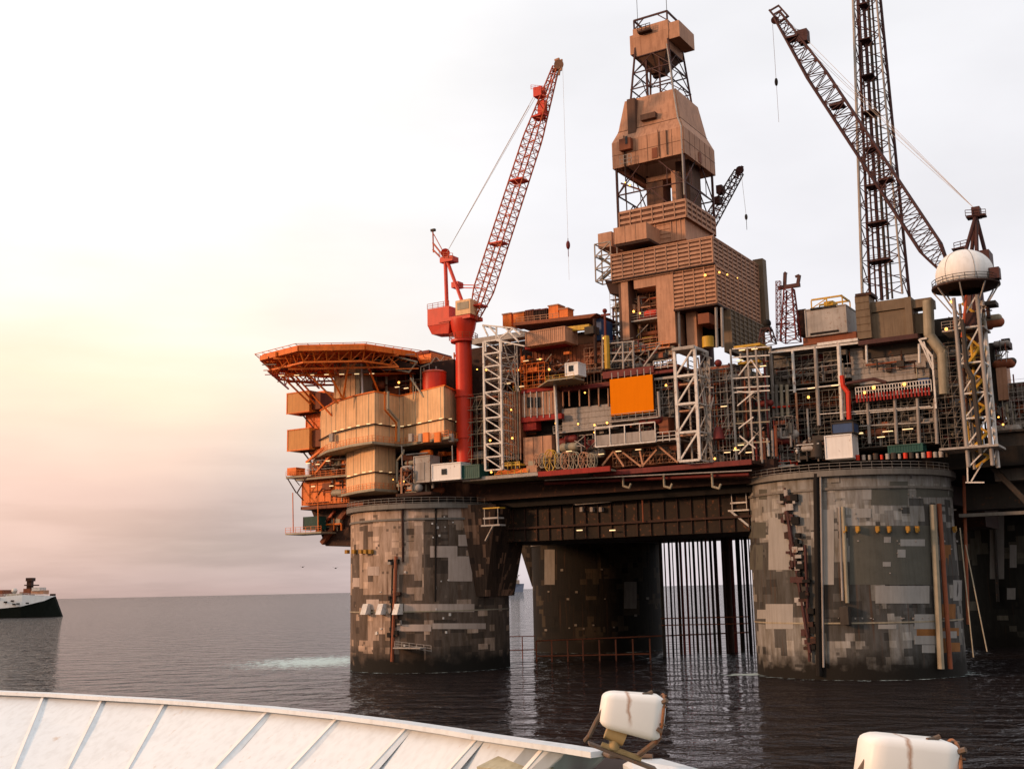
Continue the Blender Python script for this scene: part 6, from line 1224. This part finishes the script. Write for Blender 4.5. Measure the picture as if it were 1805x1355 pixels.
def rake(x):          # flare of the bow: vector from the rail down along the plate, 2.5 m deep
    def one(t): a_ = PZ(t[0], 1, zr) if 0 else rpt(t[0])[0]; d2 = PZ(t[1],1356,zr-t[2])-a_; return d2*(2.5/t[2])
    for s0, s1 in zip(RK, RK[1:]):
        if s0[0] <= x <= s1[0]: f = (x-s0[0])/(s1[0]-s0[0]); return one(s0).lerp(one(s1), f)
    return one(RK[-1])
MIXP = .93
m = MB(); vs = []
for i,q in enumerate(rp):
    n_ = inn(i); rk = rake(railpx[i][0])*MIXP+(n_*.2+Vector((0,0,-2.5)))*(1-MIXP); e_ = q+Vector((0,0,-.04)); w_ = rk.cross((rp[min(i+1,len(rp)-1)]-rp[max(i-1,0)])).normalized(); w_ = w_ if w_.dot(n_) > 0 else -w_
    vs += [tuple(e_), tuple(e_+rk), tuple(e_-w_*.015), tuple(e_+rk-w_*.015)]
fs = []
for k in range(len(rp)-1): o_ = k*4; fs += [(o_,o_+4,o_+5,o_+1),(o_+2,o_+3,o_+7,o_+6)]
m.add(vs, fs, True); obj('plate', m, M['ship'], sh)
for x,xb,hh in RK[1:-1]:
    q, n_, d_ = rpt(x); rk = rake(x); w_ = rk.cross(d_).normalized(); w_ = w_ if w_.dot(n_) > 0 else -w_
    a_ = q+Vector((0,0,-.05)); t_ = .012; D0, D1 = .05, .085
    rp_ = rk*MIXP+(n_*.2+Vector((0,0,-2.5)))*(1-MIXP); A1, B1, A2, B2 = a_, a_+rp_, a_+w_*D0, a_+rk+w_*D1
    A2, B2 = a_+w_*.055, a_+rp_+w_*.12
    web = obj('stiffener', MB().hexa([B1-d_*.07,B2-d_*.055,B2+d_*.055,B1+d_*.26],[A1-d_*.05,A2-d_*.04,A2+d_*.04,A1+d_*.14]), M['ship'], sh)
    obj('flange', MB().hexa([B2-d_*.075,B2-d_*.075+w_*.02,B2+d_*.06+w_*.02,B2+d_*.06],[A2-d_*.055,A2-d_*.055+w_*.02,A2+d_*.045+w_*.02,A2+d_*.045]), M['radome'], web)
q, n_, d_ = rpt(265); dkm = MB(); w = []
deckpoly = [tuple(q+rake(railpx[i][0]))[:2] for i,q in enumerate(rp)]+[(12,3),(-30,3)]
obj('deck', MB().prism(deckpoly, zr-2.7, zr-2.55), mat('ship_deck_green', (.10,.16,.12), .7), sh)
q = PZ(267,1291,zr-.6); 
# outer hull below the rail
m = MB(); vs = []
for i,q in enumerate(rp): n_ = inn(i); vs += [tuple(q-n_*.05+Vector((0,0,-.06))), tuple(q-n_*.05+rake(railpx[i][0])*1.15), tuple(q+rake(railpx[i][0])*1.4-Vector((0,0,zr)))]
m.add(vs, [(k*3+j,k*3+j+1,k*3+j+4,k*3+j+3) for k in range(len(rp)-1) for j in (0,1)], True); obj('outer_hull', m, M['ship'], sh)
# deck locker
lk = PZ(965,1312,zr-.05); lk = Vector((lk.x,lk.y-.75,0)); loc_ = thing('deck_locker','khaki metal locker against the white bulwark at bottom centre','locker',(lk.x,lk.y,zr-2.58))
q0 = PZ(930,1313,zr-.12); q1 = PZ(993,1326,zr-.12); d_ = (q1-q0).normalized(); n_ = Vector((d_.y,-d_.x,0)).normalized(); n_ = n_ if n_.y < 0 else -n_
kh = mat('khaki_paint', (.40,.36,.25), .5, dirt=.4, scale=3); t4_ = [q0,q1,q1+n_*.62+Vector((.22,0,-.35)),q0+n_*.62+Vector((-.32,0,-.35))]; b4_ = [Vector((p.x,p.y,zr-2.5)) for p in t4_]
obj('body', MB().hexa(b4_, t4_), kh, loc_)
c_ = sum(t4_, Vector())/4; lid = [c_+(p-c_)*1.04+Vector((0,0,.01)) for p in t4_]; obj('lid', MB().hexa(lid, [p+Vector((0,0,.05)) for p in lid]), kh, loc_)
obj('handle', MB().tube(t4_[0]-n_*.0+Vector((-.1,-.12,-.02)), t4_[0]+Vector((-.12,-.3,-.12)), .03, 6), M['dgrey'], loc_)
# second bulwark piece, right of the gap
sp_ = [PZ(1098,1346,zr-.15),PZ(1112,1338,zr-.05),PZ(1165,1336,zr-.05),PZ(1255,1361,zr-.05)]
s2 = thing('bulwark_end','short white bulwark end between the two white housings','bulwark',tuple(Vector((sp_[1].x,sp_[1].y-.5,zr-2.5))))
pp = [sp_[0],sp_[1],sp_[2],sp_[3],sp_[3]+Vector((0,-.9,0)),sp_[0]+Vector((.1,-.7,0))]
obj('top_plate', MB().add([tuple(p) for p in pp]+[tuple(p-Vector((0,0,.06))) for p in pp], [tuple(range(6)),tuple(range(11,5,-1))]+[(i,i+6,(i+1)%6+6,(i+1)%6) for i in range(6)]), M['ship'], s2)
obj('plate', MB().hexa([p+Vector((0,0,-2.3)) for p in (pp[0],pp[1]+Vector((0,-.05,0)),pp[3]+Vector((0,-.05,0)),pp[4])],[p+Vector((0,0,-.07)) for p in (pp[0],pp[1]+Vector((0,-.05,0)),pp[3]+Vector((0,-.05,0)),pp[4])]), M['ship'], s2)
# white housings on brackets
def housing(cx, cy, w, h, dist, label, tilt, seam):
    c = PY(cx, cy, dist); t = thing('light_housing', label, 'housing', (c.x, c.y, c.z-.7), 'white housings beyond the bulwark')
    shp = lambda x_,y_,z_: (x_*w+.10*h*z_, y_*w*.62, z_*h*(1.0+.30*x_)-.10*w*x_)
    me = bmesh.new(); bmesh.ops.create_cube(me, size=1); bmesh.ops.bevel(me, geom=me.edges[:]+me.verts[:], offset=.19, segments=4, affect='EDGES', profile=.5)
    for v in me.verts: 
        v.co = shp(*v.co)
    R_ = Matrix.Rotation(tilt, 3, 'Y'); mb = MB(); mb.v = [c+R_ @ v.co for v in me.verts]; me.verts.index_update(); mb.f = [tuple(v.index for v in f.verts) for f in me.faces]; mb.sm = [True]*len(mb.f); me.free()
    o = obj('shell', mb, HS, t)
    L3 = lambda x_, y_, z_: tuple(c+R_ @ Vector(shp(x_, y_, z_)))
    n = 24; m = MB()
    for k in range(n):
        t0, t1 = 2*pi*k/n, 2*pi*(k+1)/n; e = lambda t_: L3(.47, .5*cos(t_), .5*sin(t_)); m.tube(e(t0), e(t1), .022, 6)
    obj('rim', m, HR_, t)
    for k in range(8): t0 = 2*pi*k/8+.2; obj('rim_bolt', MB().tube(L3(.43,.5*cos(t0),.49*sin(t0)), L3(.52,.5*cos(t0),.49*sin(t0)), .018, 6), HB, t)
    m = MB().tube(L3(.47,0,0), L3(.515,0,0), .36*h, 20); obj('lens', m, M['ship'], t)
    obj('latch', MB().tube(L3(.2,-.2,.5),L3(.28,-.2,.56),.03,6).tube(L3(.22,-.2,.53),L3(.12,-.3,.51),.018,5), HB, t); obj('latch', MB().tube(L3(.44,-.4,.36),L3(.5,-.5,.42),.035,6), HB, t); obj('latch', MB().tube(L3(.4,-.5,-.2),L3(.48,-.52,-.25),.03,6), HB, t)
    obj('yoke_arm', MB().path([L3(-.46,-.2,.0),L3(-.54,-.2,-.35),L3(-.62,-.2,-.85),L3(-.66,0,-1.05)], .035), HB, t); obj('yoke_arm', MB().path([L3(.47,-.3,-.1),L3(.42,-.3,-.5),L3(.2,-.1,-.9)], .042), HB, t)
    obj('base', MB().tube(L3(-.35,0,-.55),L3(-.05,0,-.62),.13,14).tube(L3(-.4,0,-1.0),L3(.25,0,-1.0),.05,8).tube(L3(-.2,0,-.6),L3(-.2,0,-1.0),.08,10), HK, t)
    obj('base_plate', MB().hexa([L3(-.6,-.3,-1.12),L3(.5,-.3,-1.12),L3(.5,.3,-1.12),L3(-.6,.3,-1.12)],[L3(-.6,-.3,-1.05),L3(.5,-.3,-1.05),L3(.5,.3,-1.05),L3(-.6,.3,-1.05)]), HB, t)
    rs = [L3(-.16+.02*j,-.505,.15-.1*j) for j in range(5)]; 
    return t
HS = mat('rust_stained_white_shell', (.78,.74,.70), .4, var=.05, dirt=.0, scale=2.5, rust=.0, rustc=(.38,.22,.12)); HR_ = mat('rusty_rim', (.30,.12,.05), .7); HB = mat('rusty_bracket', (.13,.09,.065), .7, rust=.4, scale=3); HK = mat('khaki_base', (.40,.28,.13), .7, scale=3)
import bmesh
def stain(m, x0, w0, zr0, zr1):
    t = m.node_tree; nn = t.nodes; ln = t.links.new; b = nn['Principled BSDF']; src = b.inputs['Base Color'].links[0].from_socket
    tcn = nn.new('ShaderNodeTexCoord'); sp = nn.new('ShaderNodeSeparateXYZ'); ln(tcn.outputs['Object'], sp.inputs[0])
    nz_ = nn.new('ShaderNodeTexNoise'); nz_.inputs['Scale'].default_value = 9; nz_.inputs['Detail'].default_value = 4; ln(tcn.outputs['Object'], nz_.inputs['Vector'])
    a_ = nn.new('ShaderNodeMath'); a_.operation = 'MULTIPLY_ADD'; ln(nz_.outputs['Fac'], a_.inputs[0]); a_.inputs[1].default_value = .09; a_.inputs[2].default_value = -x0-.045
    c_ = nn.new('ShaderNodeMath'); c_.operation = 'ADD'; ln(a_.outputs[0], c_.inputs[0]); ln(sp.outputs['X'], c_.inputs[1])
    d_ = nn.new('ShaderNodeMath'); d_.operation = 'ABSOLUTE'; ln(c_.outputs[0], d_.inputs[0])
    e_ = nn.new('ShaderNodeMapRange'); ln(d_.outputs[0], e_.inputs['Value']); e_.inputs['From Min'].default_value = 0; e_.inputs['From Max'].default_value = w0; e_.inputs['To Min'].default_value = .85; e_.inputs['To Max'].default_value = 0
    f_ = nn.new('ShaderNodeMapRange'); f_.interpolation_type = 'SMOOTHSTEP'; ln(sp.outputs['Z'], f_.inputs['Value']); f_.inputs['From Min'].default_value = zr0; f_.inputs['From Max'].default_value = zr1
    g_ = nn.new('ShaderNodeMath'); g_.operation = 'MULTIPLY'; ln(e_.outputs[0], g_.inputs[0]); ln(f_.outputs[0], g_.inputs[1])
    x_ = nn.new('ShaderNodeMix'); x_.data_type = 'RGBA'; ln(g_.outputs[0], x_.inputs['Factor']); ln(src, x_.inputs['A']); x_.inputs['B'].default_value = (.32,.15,.07,1); ln(x_.outputs['Result'], b.inputs['Base Color'])
stain(HS, -.06, .045, .15, .38)
housing(1113,1256,.90,.58,17.5,'white rounded light housing on a rusty bracket past the bulwark end',.08,0)
housing(1598,1347,1.06,.64,14.0,'white rounded light housing cut off by the bottom edge at right',.10,0)
m = MB(); q0, q1 = PZ(1040,1322,zr-.02), PZ(1165,1334,zr-.1)
wn = thing('mooring_gear','rusty cable and bracket lying between the bulwark pieces','gear',tuple(PZ(1085,1335,zr-.2))); obj('cable', MB().path([PZ(1048,1322,zr),PZ(1075,1332,zr),PZ(1110,1330,zr),PZ(1150,1332,zr)], .035), HB, wn); obj('bracket', MB().path([PZ(1050,1318,zr+.05),PZ(1062,1316,zr+.05),PZ(1095,1312,zr)], .045), HB, wn)
obj('plate', MB().hexa([PZ(1000,1362,zr-.6),PZ(1110,1362,zr-.6),PZ(1110,1340,zr-.6),PZ(1040,1330,zr-.6)],[PZ(1000,1362,zr-.3),PZ(1110,1362,zr-.3),PZ(1110,1340,zr-.3),PZ(1040,1330,zr-.3)]), M['dbrown'], wn)

# ------------------------------------------------------------------ distant ships
wp = PZ(108,1086,0); k_ = wp.y
sc_ = k_/2040.0
s = thing('supply_ship','white topped dark hulled ship at the far left edge of the sea','ship',(PZ(40,1086,0).x,k_,0))
X = lambda x: PY(x,1070,k_).x
def Zp(x,y): return PY(x,y,k_).z
Bm = 16*sc_*2.2
st_ = [(-170,1086,1062,1.0),(-60,1086,1074,1.0),(0,1086,1073,1.0),(50,1086,1068,.85),(85,1086,1058,.45),(96,1086,1051,.12)]
def hull(cols, mt, nm, par, dy=0):
    vs = []; 
    for x,yb,yt,w in cols:
        xb = X(x)+(X(111)-X(96))*(w<.2); 
        vs += [(xb,k_-Bm*w,-1),(X(x),k_-Bm*w*1.05,Zp(x,yt)),(X(x),k_+Bm*w*1.05,Zp(x,yt)),(xb,k_+Bm*w,-1)]
    n = len(cols); fs = []
    for i in range(n-1):
        for j in range(4): a_, b_ = i*4+j, i*4+(j+1)%4; fs.append((a_,b_,b_+4,a_+4))
    fs += [(3,2,1,0), tuple((n-1)*4+j for j in range(4))]
    return obj(nm, MB().add(vs, fs), mt, par)
HG = mat('dark_green_hull', (.008,.010,.008), .85, dirt=.2, spec=.05); hull(st_, HG, 'hull', s)
# white upper works following the sheer
vs = []
up_ = [(-170,1063,1050,.95),(-60,1079,1050,.95),(0,1077,1052,.95),(50,1071,1048,.8),(85,1059,1050,.42),(96,1051.5,1049.5,.11)]
for x,yb,yt,w in up_: vs += [(X(x),k_-Bm*w*1.06,Zp(x,yb)),(X(x),k_-Bm*w,Zp(x,yt)),(X(x),k_+Bm*w,Zp(x,yt)),(X(x),k_+Bm*w*1.06,Zp(x,yb))]
fs = []
for i in range(5):
    for j in range(4): a_, b_ = i*4+j, i*4+(j+1)%4; fs.append((a_,b_,b_+4,a_+4))
fs += [(3,2,1,0),(20,21,22,23)]
obj('upper_works', MB().add(vs, fs), M['radome'], s)
def sbx(x0,y0,x1,y1,w=.5,nm='deckhouse',mt='white'): return obj(nm, MB().box(X(x0),X(x1),k_-Bm*w,k_+Bm*w,Zp((x0+x1)/2,y1),Zp((x0+x1)/2,y0)), M[mt], s)
sbx(44,1037,56,1050,.3,'mast_base','brown'); sbx(47,1020,55,1037,.15,'mast','dbrown'); sbx(46,1018,57,1024,.22,'crow_nest','dbrown')
sbx(58,1040,80,1047,.35,'helideck_support','tan'); sbx(60,1035,74,1041,.4,'wheelhouse','white'); sbx(20,1046,44,1053,.6,'deckhouse','beige'); sbx(-60,1040,12,1052,.6,'deckhouse','brown'); sbx(-60,1053,13,1057,.97,'boat_deck','brown')
obj('radome', MB().ball((X(27),k_-Bm*.2,Zp(27,1041)),(X(32)-X(22))/2,16,12), M['white'], s)
for x,y in ((22,1060),(34,1058),(37,1064),(44,1063),(60,1062)): obj('window', MB().box(X(x),X(x+4),k_-Bm*1.03,k_-Bm*.9,Zp(x,y+1.5),Zp(x,y-1)), M['black'], s)
sbx(88,1046,96,1050,.08,'bow_rail','dbrown'); sbx(15,1048,22,1051,.4,'deckhouse','white'); sbx(48,1030,60,1032,.5,'mast_arm','dbrown'); sbx(-60,1046,8,1050,.5,'deckhouse','white'); sbx(36,1043,43,1047,.2,'ventilator','tan')
obj('railing', MB().rail([(X(-30),k_-Bm,Zp(0,1052)),(X(50),k_-Bm*.8,Zp(50,1048)),(X(88),k_-Bm*.4,Zp(88,1050))], 1.6, 5, .12), M['radome'], s)
k_ = 1500.; wp2 = PZ(916,1041,0); k_ = min(wp2.y, 6000); s3 = thing('far_ship','small blue grey ship on the horizon seen in the gap between columns','ship',(PY(916,1040,k_).x,k_,0)); 
cB = mat('hazy_blue_hull', (.10,.13,.20), .6)
q = lambda x,y: (PY(x,1036,k_).x, PY(x,y,k_).z); a0, z1 = q(890,1029); a1, _ = q(924,1029)
obj('hull', MB().hexa([(a0,k_-12,-1),(a1-6,k_-12,-1),(a1-6,k_+12,-1),(a0,k_+12,-1)],[(a0,k_-14,z1),(a1,k_-2,z1),(a1,k_+2,z1),(a0,k_+14,z1)]), cB, s3)
z2 = q(912,1015)[1]; obj('deckhouse', MB().box(q(900,1)[0],q(916,1)[0],k_-8,k_+8,z1,z1+(z2-z1)*.5), M['lgrey'], s3); obj('mast', MB().tube((q(913,1)[0],k_,z1),(q(913,1)[0],k_,z2),(q(914,1)[0]-q(913,1)[0])*.5,6), M['dgrey'], s3)

# seabirds
for k,(x,y,dd,lb) in enumerate(((591,1001,170,'small dark seabird flying just left of the pale column'),(533,999,190,'leftmost small seabird above the horizon'),(1243-329,1014,180,'tiny seabird in the gap between the columns'))):
    c = PY(x,y,dd); b = thing('seabird', lb, 'bird', tuple(c), 'seabirds over the water'); c = tuple(c)
    body = MB().ball(c,.10,8,6,.8); body.add([(c[0],c[1]-.12,c[2]+.05),(c[0]-.36,c[1],c[2]+.16),(c[0]-.4,c[1]+.1,c[2]+.14),(c[0],c[1]+.14,c[2]+.05),(c[0]+.36,c[1],c[2]+.14),(c[0]+.4,c[1]+.1,c[2]+.12)],[(0,1,2,3),(3,5,4,0)]); body.tube((c[0],c[1]+.1,c[2]),(c[0]+.1,c[1]+.4,c[2]),.06,5)
    obj('body', body, M['dgrey'], b)
